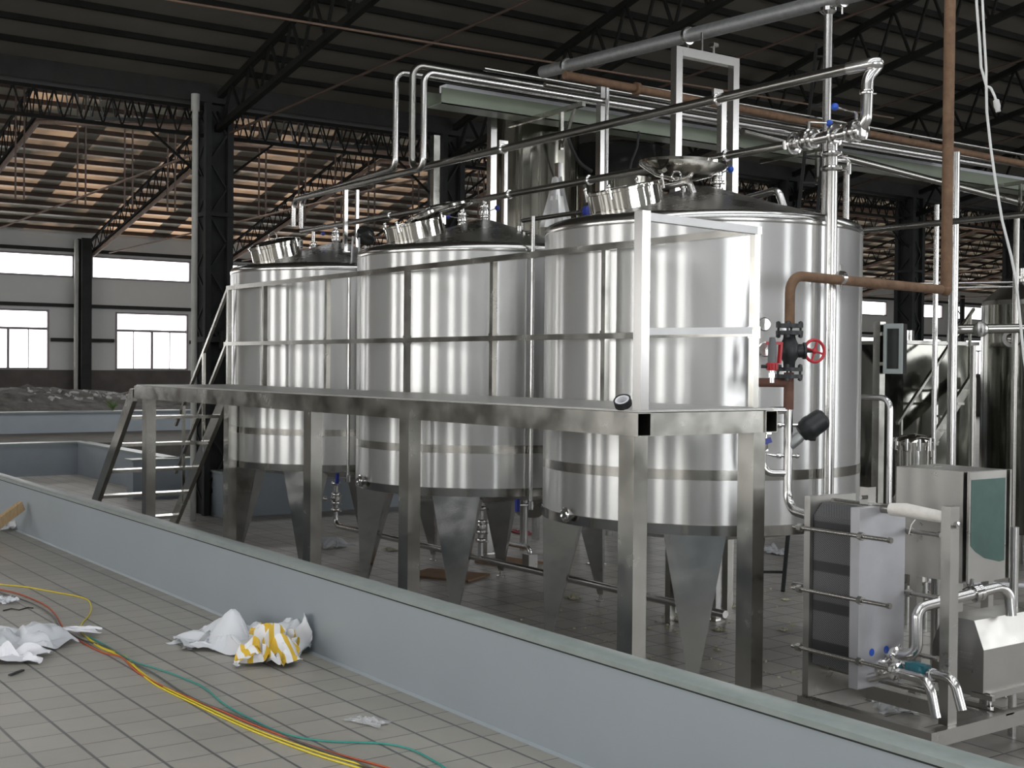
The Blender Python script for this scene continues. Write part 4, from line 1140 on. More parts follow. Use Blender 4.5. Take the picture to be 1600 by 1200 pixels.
# skid pipes
P_ = lambda px, py, y: at_y(px, py, y)
t = thing('product_pipe', 'polished product pipe rising from the exchanger and bending right to the pump', 'pipe', P_(1432, 1000, 6.12))
MB().tube([V(-4.718, 6.10, P_(1395, 1025, 6.10).z), P_(1433, 1024, 6.10), P_(1433, 950, 6.12), P_(1536, 924, 6.55), P_(1576, 914, 6.72), P_(1580, 962, 6.72)], .031, 18, bend=.075, steps=8).build('bent_run', 'pipe_steel', t)
tri_clamp(P_(1399, 1025, 6.10), MB(), (1, 0, 0), .032).build('clamp', 'fitting_steel', t); m_ = MB(); m_.lathe([(.032, -.03), (.05, -.025), (.05, .0), (.04, .005), (.05, .01), (.05, .03), (.032, .035)], P_(1526, 926.5, 6.51), P_(1576, 914, 6.72) - P_(1500, 933, 6.4), 20)
m_.cyl(P_(1519, 928, 6.50), P_(1519, 905, 6.50), .012, 10).tube([P_(1505, 922, 6.5), P_(1516, 916, 6.5), P_(1519, 905, 6.5)], .009, 8)
m_.build('clamp_set', 'fitting_steel', t)
t = thing('drain_pipe', 'short polished drain pipe bending down over the skid corner, left one', 'pipe', P_(1440, 1060, 5.95), 'drain pipes over the skid corner')
MB().tube([V(-4.718, 5.93, .475), P_(1400, 1050, 5.93), P_(1452, 1064, 5.86), P_(1463, 1122, 5.85)], .027, 18, bend=.085, steps=8).build('bent_run', 'pipe_steel', t)
m_ = MB(); tri_clamp(P_(1378, 1045, 5.93), m_, (1, 0, 0), .03); tri_clamp(P_(1400, 1050, 5.93), m_, (1, 0, 0), .03); m_.bar(P_(1372, 1036, 5.9), P_(1372, 1056, 5.88), .01, .02).tube([P_(1374, 1034, 5.9), P_(1384, 1036, 5.88), P_(1392, 1030, 5.88)], .008, 8)
m_.build('clamp_set', 'fitting_steel', t)
t = thing('drain_pipe', 'short polished drain pipe fed by the teal meter, right one', 'pipe', P_(1480, 1060, 6.0), 'drain pipes over the skid corner')
MB().tube([P_(1452, 1052, 6.02), P_(1490, 1060, 5.98), P_(1503, 1110, 5.98)], .027, 18, bend=.075, steps=8).build('bent_run', 'pipe_steel', t)
MB().lathe([(.027, 0), (.034, .005), (.034, .02), (.027, .025)], P_(1455, 1053, 6.02), (1, 0, -.1), 16).build('sleeve', 'bag_white', t)
p = P_(1435, 1047, 6.02)
t = thing('flow_meter', 'small teal cast flow meter among the skid pipes', 'meter', p)
MB().lathe([(0, -.05), (.03, -.048), (.045, -.02), (.045, .03), (.03, .045), (0, .05)], p, (1, 0, -.1), 20, closed=False).bb(p.x - .07, p.x + .06, p.y - .03, p.y + .03, p.z - .02, p.z + .035).build('casing', 'teal_paint', t)
MB().cyl(p + V(-.15, 0, .01), p + V(-.05, 0, 0), .026, 14).build('inlet', 'fitting_steel', t)
# pump shroud
ys0, ys1 = 6.46, 7.3
t = thing('pump_cover', 'grey stainless pump cover with chamfered roof and pressed louvres', 'pump', (-4.5, 6.9, .3))
prof = [(-4.68, .39), (-4.68, .62), (-4.61, .80), (-4.40, .80), (-4.335, .64), (-4.335, .39)]
MB().prism([(x, ys0, z) for x, z in prof], (0, ys1 - ys0, 0)).build('shroud', 'sheet_steel', t, angle=10)
lo = MB()
for j in range(4):
    lo.bar((-4.49, ys0 - .006, .60 - j * .032), (-4.405, ys0 - .006, .60 - j * .032), .010, .016)
for j in range(3):
    lo.bar((-4.535, ys0 - .006, .70 - j * .026), (-4.495, ys0 - .006, .70 - j * .026), .010, .014)
lo.build('louvres', 'sheet_steel', t)
MB().bb(-4.66, -4.31, ys0 + .03, ys1 - .02, .355, .392).bar((-4.42, ys0 + .02, .37), (-4.28, ys0 + .02, .37), .03, .03).build('motor_base', 'sheet_steel', t)
for (a, b) in ((-4.62, ys0 + .06), (-4.33, ys0 + .06), (-4.62, ys1 - .06), (-4.33, ys1 - .06)):
    MB().lathe([(.022, 0), (.022, .010), (.010, .014), (.010, .05), (.018, .052), (.018, .06)], (a, b, .301), seg=12).build('foot', 'fitting_steel', t)
MB().bb(-4.70, -4.20, ys0 + .02, ys0 + .1, .29, .3005).build('foot_rail', 'sheet_steel', t)
MB().bb(-4.70, -4.20, ys1 - .1, ys1 - .02, .29, .3005).build('foot_rail', 'sheet_steel', t)
# electrical cabinet
t = thing('control_cabinet', 'stainless cabinet on legs with a panel half covered by green film', 'cabinet', (-5.1, 7.2, .9))
cx0, cx1, cyy0, cyy1, cz0, cz1 = -5.37, -4.86, 7.0, 7.44, .90, 1.605
MB().bb(cx0, cx1, cyy0, cyy1, cz0, cz1).build('casing', 'sheet_steel', t)
MB().bb(cx1 + .0, cx1 + .02, cyy0 + .05, cyy1 - .03, cz0 + .01, cz1 - .02).build('recess_shade', 'rubber', t)  # black slab put in for the shaded gap behind the door
pn = MB().bb(cx1 + .021, cx1 + .036, cyy0 + .01, cyy1 - .03, cz0 - .0, cz1 + .0).build('door_panel', 'sheet_steel', t)
fm = MB(); pts = [(cyy0 + .03, cz0 + .24), (cyy0 + .03, cz1 - .05), (cyy1 - .045, cz1 - .05), (cyy1 - .045, cz0 + .12), (cyy1 - .10, cz0 + .115), (cyy0 + .18, cz0 + .15), (cyy0 + .08, cz0 + .2)]
fm.prism([(cx1 + .0365, a, b) for a, b in pts], (.0012, 0, 0)).build('green_film', 'green_film', pn)
MB().bb(cx1 + .0, cx1 + .04, cyy1 + .002, cyy1 + .022, cz0, cz1).build('side_strip', 'sheet_steel', t)
for (a, b) in ((cx0 + .12, cyy0 + .06), (cx1 - .08, cyy0 + .06), (cx0 + .12, cyy1 - .05), (cx1 - .08, cyy1 - .05)):
    MB().bb(a - .028, a + .028, b - .028, b + .028, 0, cz0 - .001).build('leg', 'sheet_steel', t)
t = thing('stand_pipe', 'upright polished pipe standing right of the cabinet', 'pipe', at_z(1585, 990, .3))
p = at_d(1585, 870, 8.4)
MB().tube([(p.x, p.y, 0), (p.x, p.y, at_d(1585, 823, 8.4).z)], .026, 14).build('pipe', 'pipe_steel', t)
p2 = at_d(1462, 900, 8.9)
o = MB().cyl((p2.x, p2.y, 0), (p2.x, p2.y, 1.2), .028, 14).build('stand_pipe', 'pipe_steel', origin=(p2.x, p2.y, 0)); tag(o, 'upright round pipe half hidden behind the cabinet front', 'pipe')

# ================================================================== SILO AND VESSELS BEHIND
sc0 = at_d(833, 300, 16.0); srad = .575; sy0 = at_d(833, 183, 16.0).z
t = thing('tall_silo', 'tall mirror-finished silo with vertical seams behind the middle tank', 'silo', (sc0.x, sc0.y, 0))
seg = 96
pr_ = []
b = MB(); vs = []; fs = []; zs = [.7 + (sy0 - .7) * i / 40 for i in range(41)]
for zi, z in enumerate(zs):
    for k in range(seg):
        a = 2 * PI * k / seg
        r_ = srad * (1 - (.008 if k % 6 == 0 else 0)) + .006 * noise.noise(V(math.cos(a) * 2.2, math.sin(a) * 2.2, z * 1.1))
        vs.append(V(sc0.x + r_ * math.cos(a), sc0.y + r_ * math.sin(a), z))
for i in range(40):
    for k in range(seg):
        a = i * seg + k; b2 = i * seg + (k + 1) % seg; fs.append((a, b2, b2 + seg, a + seg))
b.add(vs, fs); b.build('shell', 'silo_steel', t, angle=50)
MB().lathe([(srad, sy0), (srad * .5, sy0 + .14), (.05, sy0 + .2), (0, sy0 + .2)], (sc0.x, sc0.y, 0), seg=64, closed=False).build('top_cone', 'cone_steel', t)
MB().lathe([(.08, .35), (.12, .35), (srad, .7)], (sc0.x, sc0.y, 0), seg=64, closed=False).build('bottom_cone', 'cone_steel', t)
for k in range(4):
    a = PI / 4 + PI / 2 * k
    MB().cyl((sc0.x + .5 * math.cos(a), sc0.y + .5 * math.sin(a), 0), (sc0.x + .5 * math.cos(a), sc0.y + .5 * math.sin(a), .75), .05, 14).build('leg', 'leg_steel', t)
s2 = at_d(962, 300, 17.5); r2 = .62; h2 = at_d(962, 232, 17.5).z
t = thing('round_silo', 'dark mirror-finished silo with a banded top right of the tall silo', 'silo', (s2.x, s2.y, 0))
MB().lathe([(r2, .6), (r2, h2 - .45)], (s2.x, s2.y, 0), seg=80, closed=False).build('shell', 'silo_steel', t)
MB().lathe([(r2, h2 - .45), (r2 + .02, h2 - .44), (r2 + .02, h2 - .02), (r2, h2)], (s2.x, s2.y, 0), seg=80, closed=False).build('insulation_band', 'glass_dark', t)
MB().lathe([(r2, h2), (r2 * .6, h2 + .12), (.1, h2 + .17), (0, h2 + .17)], (s2.x, s2.y, 0), seg=64, closed=False).build('top_cone', 'mirror_steel', t)
for k in range(4):
    a = PI / 4 + PI / 2 * k
    MB().cyl((s2.x + .5 * math.cos(a), s2.y + .5 * math.sin(a), 0), (s2.x + .5 * math.cos(a), s2.y + .5 * math.sin(a), .62), .05, 14).build('leg', 'leg_steel', t)
a = at_d(905, 150, 15.2)
o = MB().tube([at_d(882, 190, 15.0), at_d(890, 225, 15.0), at_d(905, 255, 15.2), at_d(925, 268, 15.2)], .022, 10, bend=.3).build('black_hose', 'rubber', origin=a); tag(o, 'curved black hose hanging from the tray beside the tall silo', 'hose')
a = at_d(993, 240, 15.2)
o = MB().tube([at_d(998, 205, 15.2), at_d(996, 230, 15.2), at_d(987, 252, 15.2), at_d(982, 275, 15.2)], .014, 10, bend=.3).build('black_hose', 'rubber', origin=a); tag(o, 'thin black hose dropping just left of the open bowl-shaped lid', 'hose')
# plastic sheet lying on the pipe behind the middle tank
p = at_d(871, 330, 13.6)


def crumple(name, m_, c, sx, sy, seed, amp=.12, fold=3.0, n_=26, lift=.0, rot=0.0, parent=None, flatten=1.0, floor=None):
    vs = []; fs = []
    cr, sr = math.cos(rot), math.sin(rot)
    for i in range(n_):
        for j in range(n_):
            u, v = i / (n_ - 1) - .5, j / (n_ - 1) - .5
            rr = math.hypot(u, v) * 2
            edge = 1 + .28 * noise.noise(V(math.atan2(v, u) * 1.7, seed, 0))
            x, y = u * sx * edge, v * sy * edge
            h = abs(noise.noise(V(u * fold * 1.3 + seed, v * fold * 1.3, seed * 1.7))) * 1.5 + abs(noise.noise(V(u * fold * 3 + seed, v * fold * 3, 9 + seed))) * .7
            h = amp * (h * (1.15 - rr * .7)) + lift * max(0, 1 - rr * rr)
            dx = amp * .6 * noise.noise(V(u * fold * 2, v * fold * 2, seed + 20)); dy = amp * .6 * noise.noise(V(u * fold * 2, v * fold * 2, seed + 40))
            h = max(.004, h)
            vs.append(Vector(c) + V((x + dx) * cr - (y + dy) * sr, (x + dx) * sr + (y + dy) * cr, h * flatten))
    for i in range(n_ - 1):
        for j in range(n_ - 1):
            a = i * n_ + j; fs.append((a, a + n_, a + n_ + 1, a + 1))
    mb = MB().add(vs, fs)
    return mb.build(name, m_, parent, angle=25, origin=None if parent else Vector(c))


mb = MB(); q = at_d(870, 322, 13.2); up = V(0, 0, 1); rt = V(.62, .78, 0)
for j, (w, h) in enumerate(((-.02, .28), (.0, .31), (.05, .22))):
    mb.add([q + rt * (-.16 + .1 * j) - up * .12, q + rt * (.02 + .1 * j) - up * .12 + V(.02, -.04, 0), q + rt * (.03 + .05 * j) + up * h * .4, q + rt * (-.06 + .07 * j) + up * h], [(0, 1, 2, 3)])
mb = MB(); vs = []; fs = []
for i in range(12):
    for j in range(8):
        u, v = i / 11, j / 7
        w = .10 + .26 * (1 - u) ** 1.2
        vs.append(q + up * (-.22 + .52 * u) + rt * ((v - .5) * w) + V(.8, -.6, 0) * (.05 * math.sin(v * 11 + u * 4) + .03 * noise.noise(V(u * 5, v * 5, 0))))
for i in range(11):
    for j in range(7):
        a = i * 8 + j; fs.append((a, a + 1, a + 9, a + 8))
o = mb.add(vs, fs).build('plastic_wrap', 'film', origin=q); tag(o, 'clear plastic wrap draped upright behind the middle tank', 'plastic')
# pipe with blue handle running behind the nearest tank's manway
c0 = at_d(832, 376, 12.2); c1 = at_d(905, 335, 11.4)
zz = 3.47
t = thing('wash_pipe', 'thin pipe with a blue end valve passing behind the nearest tank shoulder', 'pipe', (bp_.x, bp_.y, 3.5))
e = at_y(918, 330, 7.35)
MB().cyl((-10.1, 7.35, e.z), (e.x, 7.35, e.z), .022, 12).cyl((-10.1, 7.35, e.z + .02), (-10.1, 7.35, cone_z(.4) - .02), .02, 10).build('run', 'header_steel', t)
MB().lathe([(.03, -.03), (.05, -.02), (.05, .03), (.03, .04)], (e.x, 7.35, e.z), (1, 0, 0), 18).build('valve_handle', 'blue_plastic', t)

# mirror tank at the right edge
mcx = at_d(1618, 600, 15.5); mr = .585
mt_ = at_d(1618, 478, 15.5).z
t = thing('mirror_tank', 'dark mirror-polished tank cut by the right edge of the view', 'tank', (mcx.x, mcx.y, 0))
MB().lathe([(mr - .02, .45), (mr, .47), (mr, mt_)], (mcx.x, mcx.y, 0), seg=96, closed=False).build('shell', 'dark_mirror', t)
MB().lathe([(mr, mt_), (mr - .01, mt_ + .05), (mr * .7, mt_ + .2), (.2, mt_ + .27), (.0, mt_ + .28)], (mcx.x, mcx.y, 0), seg=96, closed=False).build('domed_top', 'cone_steel', t)
dn = V(-mcx.x, -mcx.y, 0).normalized(); pp = at_d(1584, 529, 15.5 - .52)
MB().lathe([(.06, 0), (.06, .10), (.095, .105), (.095, .13), (.055, .13), (.05, .02)], pp - dn * .08, dn + V(-.2, 0, 0), 28).build('round_port', 'fitting_steel', t)
MB().cyl((mcx.x - .1, mcx.y - .12, mt_ + .2), (mcx.x - .1, mcx.y - .12, mt_ + .42), .05, 16).lathe([(.1, 0), (.1, .03)], (mcx.x - .1, mcx.y - .12, mt_ + .3), seg=20).build('top_nozzle', 'fitting_steel', t)
for k in range(4):
    a = PI / 4 + PI / 2 * k
    MB().cyl((mcx.x + .45 * math.cos(a), mcx.y + .45 * math.sin(a), 0), (mcx.x + .45 * math.cos(a), mcx.y + .45 * math.sin(a), .5), .045, 14).build('leg', 'leg_steel', t)
# square mirror vat
va = at_d(1412, 560, 14.2); vb2 = at_d(1524, 560, 15.0); vz1 = at_d(1412, 531, 14.2).z
t = thing('mirror_vat', 'wide dark mirror-finished vat with a flat rim in the right background', 'vat', (va.x, va.y, 0))
vc = (va + vb2) / 2; ang = math.atan2(vb2.y - va.y, vb2.x - va.x); R_ = Matrix.Rotation(ang, 3, 'Z'); Lw = (vb2 - va).length
back = R_ @ V(0, 1, 0)
if back.dot(V(va.x, va.y, 0)) < 0: back = -back
cc = V(vc.x, vc.y, 0) + back * .5
bm_ = MB(); vs = []; fs = []
for side in range(4):
    pass
N_ = 24; w_, d_ = Lw / 2, .5
ring2 = []
for k in range(4):
    c_a, c_b = [(-w_, -d_), (w_, -d_), (w_, d_), (-w_, d_)][k], [(w_, -d_), (w_, d_), (-w_, d_), (-w_, -d_)][k]
    for i in range(N_):
        tt = i / N_; ring2.append((c_a[0] + (c_b[0] - c_a[0]) * tt, c_a[1] + (c_b[1] - c_a[1]) * tt))
for zi in range(20):
    z = .4 + (vz1 - .45) * zi / 19
    for (x, y) in ring2:
        wv = .018 * noise.noise(V(x * 2.5, y * 2.5, z * 2.2)) if 0 < zi < 19 else 0
        p = R_ @ V(x, y, 0); nrm = p.normalized() if p.length else p
        vs.append(cc + p + nrm * wv + V(0, 0, z))
n4 = len(ring2)
for zi in range(19):
    for k in range(n4):
        a = zi * n4 + k; b2 = zi * n4 + (k + 1) % n4; fs.append((a, b2, b2 + n4, a + n4))
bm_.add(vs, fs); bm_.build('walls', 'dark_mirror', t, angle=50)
MB().box(cc + V(0, 0, vz1 - .025), (Lw + .06, 1.06, .04), R_).build('rim', 'sheet_steel', t)
for sx in (-1, 1):
    for sy in (-1, 1):
        p = cc + R_ @ V(sx * (w_ - .1), sy * (d_ - .1), 0)
        MB().cyl(p, p + V(0, 0, .45), .04, 12).build('leg', 'leg_steel', t)
o = MB().tube([cc + V(0, 0, vz1 - .004), cc + V(0, 0, vz1 + .12)], .09, 18).build('vat_hatch', 'fitting_steel', origin=cc); o['label'] = 'small round hatch standing on the wide mirror vat'; o['category'] = 'hatch'
# glazed instrument box on a pole
ib = at_d(1398, 545, 10.9); R_ = Matrix.Rotation(math.atan2(ib.y, ib.x) - PI / 2 - .25, 3, 'Z')
iz1, iz0 = at_d(1398, 506, 10.9).z, at_d(1398, 584, 10.9).z
t = thing('instrument_box', 'grey instrument box with a tall dark window on a square pole', 'box', (ib.x, ib.y, 0))
c = V(ib.x, ib.y, (iz0 + iz1) / 2)
Hh = iz1 - iz0
fr = MB()
for (a, b_, w, h) in ((0, Hh / 2 - .02, .15, .04), (0, -Hh / 2 + .02, .15, .04), (-.0625, 0, .025, Hh - .08), (.0625, 0, .025, Hh - .08)):
    fr.box(c + R_ @ V(a, -.05, b_), (w, .04, h), R_)
fr.build('door_frame', 'box_frame', t)
MB().box(c + R_ @ V(0, -.035, 0), (.10, .01, Hh - .08), R_).build('window_pane', 'glass_dark', t)
MB().box(c + R_ @ V(0, .035, 0), (.15, .12, Hh), R_).build('casing', 'gutter', t)
pl = at_d(1373, 600, 11.0)
MB().bb(pl.x - .035, pl.x + .035, pl.y - .035, pl.y + .035, 0, iz1 + .02).build('pole', 'frame_steel', t)
MB().bar(V(pl.x, pl.y, iz1 - .08), c + V(0, 0, Hh / 2 - .08), .03, .03).bar(V(pl.x, pl.y, iz0 + .08), c - V(0, 0, Hh / 2 - .08), .03, .03).build('bracket', 'frame_steel', t)
# filter housing
fh = at_d(1427, 700, 11.6); fz = at_d(1427, 690, 11.6).z
t = thing('filter_housing', 'round polished filter housing with a clamped domed lid', 'filter', (fh.x, fh.y, 0))
MB().lathe([(.10, .38), (.145, .42), (.145, fz - .03)], (fh.x, fh.y, 0), seg=40, closed=False).build('body', 'mirror_steel', t)
MB().lathe([(.145, fz - .03), (.165, fz - .03), (.165, fz + .0), (.15, fz + .02), (.1, fz + .055), (0, fz + .07)], (fh.x, fh.y, 0), seg=40, closed=False).build('domed_lid', 'mirror_steel', t)
for k in range(10):
    a = 2 * PI * k / 10
    MB().cyl((fh.x + .17 * math.cos(a), fh.y + .17 * math.sin(a), fz - .07), (fh.x + .17 * math.cos(a), fh.y + .17 * math.sin(a), fz + .03), .014, 8).build('lid_clamp', 'fitting_steel', t)
for k in range(3):
    a = 2 * PI * k / 3 + .4
    MB().cyl((fh.x + .12 * math.cos(a), fh.y + .12 * math.sin(a), 0), (fh.x + .12 * math.cos(a), fh.y + .12 * math.sin(a), .42), .018, 10).build('leg', 'leg_steel', t)
# gooseneck
g0_ = at_d(1346, 619, 10.5); g1_ = at_d(1391, 622, 10.3); g2_ = at_d(1396, 770, 10.9)
t = thing('gooseneck_pipe', 'gooseneck pipe bending down beside the instrument box pole', 'pipe', (g1_.x, g1_.y, 0))
MB().tube([(g0_.x - .6, g0_.y + .1, g1_.z), (g0_.x, g0_.y, g1_.z), (g1_.x, g1_.y, g1_.z), (g1_.x, g1_.y, 0)], .024, 14, bend=.09).build('bent_run', 'pipe_steel', t)
# background poles
for (px, ytop, dd, r_, m2, lab) in (
        (1493, 238, 12.2, .042, 'pipe_steel', 'tall bright pole right of the rusty riser, ending under the rusty main'),
        (1464, 320, 13.5, .026, 'pipe_steel', 'thin bright pipe standing just left of the rusty riser'),
        (1323, 262, 14.0, .035, 'pipe_steel', 'pale pipe rising behind the right shoulder of the nearest tank'),
        (1589, 333, 14.0, .03, 'header_steel', 'thin pipe rising behind the domed top of the mirror tank'),
        (1521, 540, 13.4, .03, 'header_steel', 'short pipe standing before the wide mirror vat')):
    p = at_d(px, ytop, dd)
    o = MB().cyl((p.x, p.y, 0), (p.x, p.y, p.z), r_, 16).lathe([(r_ * 2.4, 0), (r_ * 2.4, .012), (r_, .014)], (p.x, p.y, 0), seg=16).build('stand_pipe', m2, origin=(p.x, p.y, 0)); tag(o, lab, 'pipe')
p0 = at_y(1346, 357, 8.9); p1 = at_y(1600, 339, 8.9)
o = MB().cyl((p0.x - 3.2, 8.9, (p0.z + p1.z) / 2), (p1.x + 2.6, 8.9, (p0.z + p1.z) / 2), .026, 12).build('cross_pipe', 'header_steel', origin=(p0.x, 8.9, p0.z)); tag(o, 'thin level pipe crossing behind the rusty riser at the right', 'pipe')
p0 = at_d(1478, 437, 14.3); p1 = at_d(1585, 441, 14.9)
for j, dz in enumerate((0, -.05)):
    o = MB().cyl(p0 + V(-.8, .2, dz), p1 + V(0, 0, dz), .014, 10).build('twin_pipe', 'pipe_steel', origin=p0); tag(o, ('upper' if j == 0 else 'lower') + ' one of two thin pipes running level to the mirror tank', 'pipe')
p0 = at_d(1505, 515, 12.6); p1 = at_d(1545, 512, 13.6)
t = thing('transfer_pipe', 'dark level pipe with elbow running to the mirror tank', 'pipe', p0)
MB().tube([p0 + V(-.05, -.1, -.12), p0 + V(-.05, -.1, 0), p1 + V(.5, .4, 0)], .045, 14, bend=.08).build('run', 'header_steel', t)
MB().lathe([(.045, -.02), (.07, -.015), (.07, .015), (.045, .02)], p0 + V(.15, .05, 0), p1 - p0, 18).build('flange', 'fitting_steel', t)
# access stairs in the right background
t = thing('access_stairs', 'dark steel access stairs rising to the right behind the cabinet', 'stairs', at_d(1440, 700, 13.2))
s0 = at_d(1400, 778, 13.4); s1 = at_d(1520, 590, 14.8)
s0b = s0 + V(.22, -.32, 0); s1b = s1 + V(.22, -.32, 0)
for (a, b_) in ((s0, s1), (s0b, s1b)):
    MB().bar(a, b_, .03, .12).build('stringer', 'frame_steel', t)
for j in range(1, 9):
    f_ = j / 9; MB().bar(s0.lerp(s1, f_) + V(0, 0, .0), s0b.lerp(s1b, f_), .16, .025).build('tread', 'frame_steel', t)
MB().bar(s0 + V(0, 0, .75), s1 + V(0, 0, .75), .03, .03).build('handrail', 'frame_steel', t)
for f_ in (.05, .5, .95):
    q = s0.lerp(s1, f_); MB().bar(q, q + V(0, 0, .75), .025, .025).build('baluster', 'frame_steel', t)
MB().bar(V(s1.x, s1.y, 0), s1, .05, .05).bar(V(s1b.x, s1b.y, 0), s1b, .05, .05).build('support_frame', 'frame_steel', t)
MB().bar(V(s0.x, s0.y, 0), s0, .05, .05).build('foot_post', 'frame_steel', t)
# ladder
l0 = at_d(1246, 345, 15.6); l1 = at_d(1276, 70, 17.2)
rr_ = V(.583, .812, 0) * .26
t = thing('tall_ladder', 'tall grey ladder leaning behind the nearest tank', 'ladder', (l0.x, l0.y, 0))
d_ = (l1 - l0); base = l0 - d_ * (l0.z / d_.z)
for s_ in (0, 1):
    MB().bar(base + rr_ * s_, l1 + rr_ * s_ * .8, .035, .06).build('rail', 'column_paint' if s_ else 'gutter', t)
for j in range(18):
    f_ = (j + .5) / 18; MB().bar(base.lerp(l1, f_), base.lerp(l1, f_) + rr_ * (1 - .2 * f_), .025, .025).build('rung', 'gutter', t)
# mid-ground equipment between the legs: trestles and a bench of fittings
for j, (px, y0_, dd, lab) in enumerate(((1047, 975, 0, 'slim frame leg seen between the cone legs of the nearest tank'), (1136, 960, 0, 'slim frame leg standing just left of the right platform post'))):
    q = at_z(px, y0_, .0)
    o = MB().bb(q.x - .03, q.x + .03, q.y - .03, q.y + .03, 0, 1.0).build('slim_stand', 'frame_steel', origin=(q.x, q.y, 0)); tag(o, lab, 'stand')
# low pipe on the floor, right background
q0 = at_z(1400, 905, .12); q1 = at_z(1600, 915, .12)
o = MB().cyl(q0 - (q1 - q0) * .2 + V(0, 0, .0), q1 + (q1 - q0) * .5, .022, 10).build('floor_pipe', 'bag_white', origin=q0); tag(o, 'white pipe lying low behind the cabinet legs', 'pipe')
for j, f_ in enumerate((.1, .9)):
    q = q0.lerp(q1, f_)
    o = MB().bb(q.x - .04, q.x + .04, q.y - .04, q.y + .04, 0, .1).build('floor_block', 'sheet_steel', origin=(q.x, q.y, 0)); tag(o, ('left' if j == 0 else 'right') + ' small block carrying the low white floor pipe', 'block')

# hanging cable with plug
dd = 6.5
pts = [(1523, -40), (1527, 20), (1531, 70), (1533, 105), (1541, 134), (1542, 175), (1548, 230), (1555, 280), (1566, 345), (1580, 400), (1588, 440)]
t = thing('hanging_cable', 'white cable hanging from the roof with a plug on a side branch', 'cable', at_d(1541, 134, dd))
MB().tube([at_d(1523, -120, dd + .2)] + [at_d(x, y, dd) for x, y in pts] + [at_d(1600, 560, dd), at_d(1622, 700, dd)], .0065, 8).build('main_cord', 'cable_white', t)
MB().tube([at_d(1532, -120, dd + .2), at_d(1535, 0, dd), at_d(1538, 60, dd), at_d(1541, 110, dd), at_d(1541, 134, dd)], .006, 8).build('second_cord', 'cable_white', t)
MB().tube([at_d(1541, 135, dd), at_d(1548, 137, dd), at_d(1554, 150, dd), at_d(1557, 160, dd)], .006, 8, bend=.02).build('branch_cord', 'cable_white', t)
a = at_d(1556, 155, dd); b_ = at_d(1559.5, 173, dd)
MB().lathe([(.006, 0), (.014, .006), (.016, .035), (.012, .05), (.012, .062), (0, .062)], a, b_ - a, 14, closed=False).build('plug', 'plug_grey', t)

# ================================================================== THINGS ON THE RAISED FLOOR
fz_ = NEAR_Z


def on(px, py, dz=0.0):
    return at_z(px, py, fz_ + dz)


c = on(408, 1015)
t = thing('packing_heap', 'crumpled white plastic heap with yellow-printed bag against the blue curb', 'plastic bag', (c.x, c.y, fz_))
h1 = on(375, 1008); h2_ = on(420, 1030); h3 = on(462, 1015); h4 = on(330, 1000)
crumple('white_sheet', 'bag_translucent', (h1.x, h1.y - .04, fz_), .72, .46, 3.3, amp=.18, fold=2.2, rot=.3, parent=t, n_=34)
crumple('printed_bag', 'bag_printed', (h2_.x, h2_.y, fz_ + .01), .50, .34, 5.1, amp=.20, fold=2.6, rot=-.5, parent=t, n_=38)
crumple('upright_flap', 'bag_translucent', (h3.x, h3.y + .03, fz_), .34, .30, 8.2, amp=.19, fold=1.6, rot=.2, lift=.07, parent=t, n_=24)
crumple('thin_tail', 'film', (h4.x, h4.y, fz_), .52, .14, 1.4, amp=.05, fold=3, rot=-.9, parent=t, n_=24)
c = on(40, 1010)
t = thing('plastic_film', 'flat pile of white plastic film at the left edge of the raised floor', 'plastic', (c.x, c.y, fz_))
h1 = on(30, 1005); h2_ = on(20, 1030); h3 = on(95, 993)
crumple('film_sheet', 'bag_translucent', (h1.x, h1.y, fz_ + .006), .55, .55, 12.1, amp=.10, fold=2, rot=.2, parent=t, n_=30)
crumple('folded_piece', 'bag_white', (h2_.x, h2_.y, fz_ + .006), .34, .26, 14.6, amp=.10, fold=1.5, rot=.9, parent=t, n_=18)
crumple('long_strip', 'bag_white', (h3.x, h3.y, fz_ + .03), .13, .46, 17.0, amp=.05, fold=1.6, rot=-.62, parent=t, n_=20)
c = on(575, 1128)
o = crumple('clear_scrap', 'film', (c.x, c.y, fz_ + .001), .20, .11, 21.0, amp=.02, fold=4, rot=.4, n_=18); tag(o, 'small clear plastic scrap on a tile joint in the foreground', 'plastic')
c = on(22, 1054, .004)
o = MB().bar(on(15, 1055, .008), on(36, 1047, .008), .018, .008).build('black_strip', 'rubber', origin=c); tag(o, 'short black strip lying beside the white film', 'strip')
c = on(8, 941)
o = crumple('grey_rag', 'bag_translucent', (c.x, c.y, fz_ + .001), .16, .13, 25.0, amp=.06, fold=3, rot=.4, n_=18); tag(o, 'small grey-white crumpled scrap at the far left edge', 'plastic')
o = MB().tube([on(5, 954, .004), on(18, 951, .004), on(30, 953, .004), on(44, 949, .004), on(52, 950, .004)], .004, 6).build('twig', 'rubber', origin=on(20, 951)); tag(o, 'thin black twig of wire beside the small grey scrap', 'wire')


def floor_wire(name, m_, pts, r_, lab, dz=0.0):
    P = [on(x, y, r_ + dz) for x, y in pts]
    # Catmull-Rom through the points
    Q = []
    for i in range(len(P) - 1):
        p0, p1, p2, p3 = P[max(i - 1, 0)], P[i], P[i + 1], P[min(i + 2, len(P) - 1)]
        for k in range(6):
            s_ = k / 6
            Q.append(.5 * ((2 * p1) + (p2 - p0) * s_ + (2 * p0 - 5 * p1 + 4 * p2 - p3) * s_ ** 2 + (3 * p1 - p0 - 3 * p2 + p3) * s_ ** 3))
    Q.append(P[-1])
    o = MB().tube(Q, r_, 8).build(name, m_, origin=P[len(P) // 2]); return tag(o, lab, 'wire')


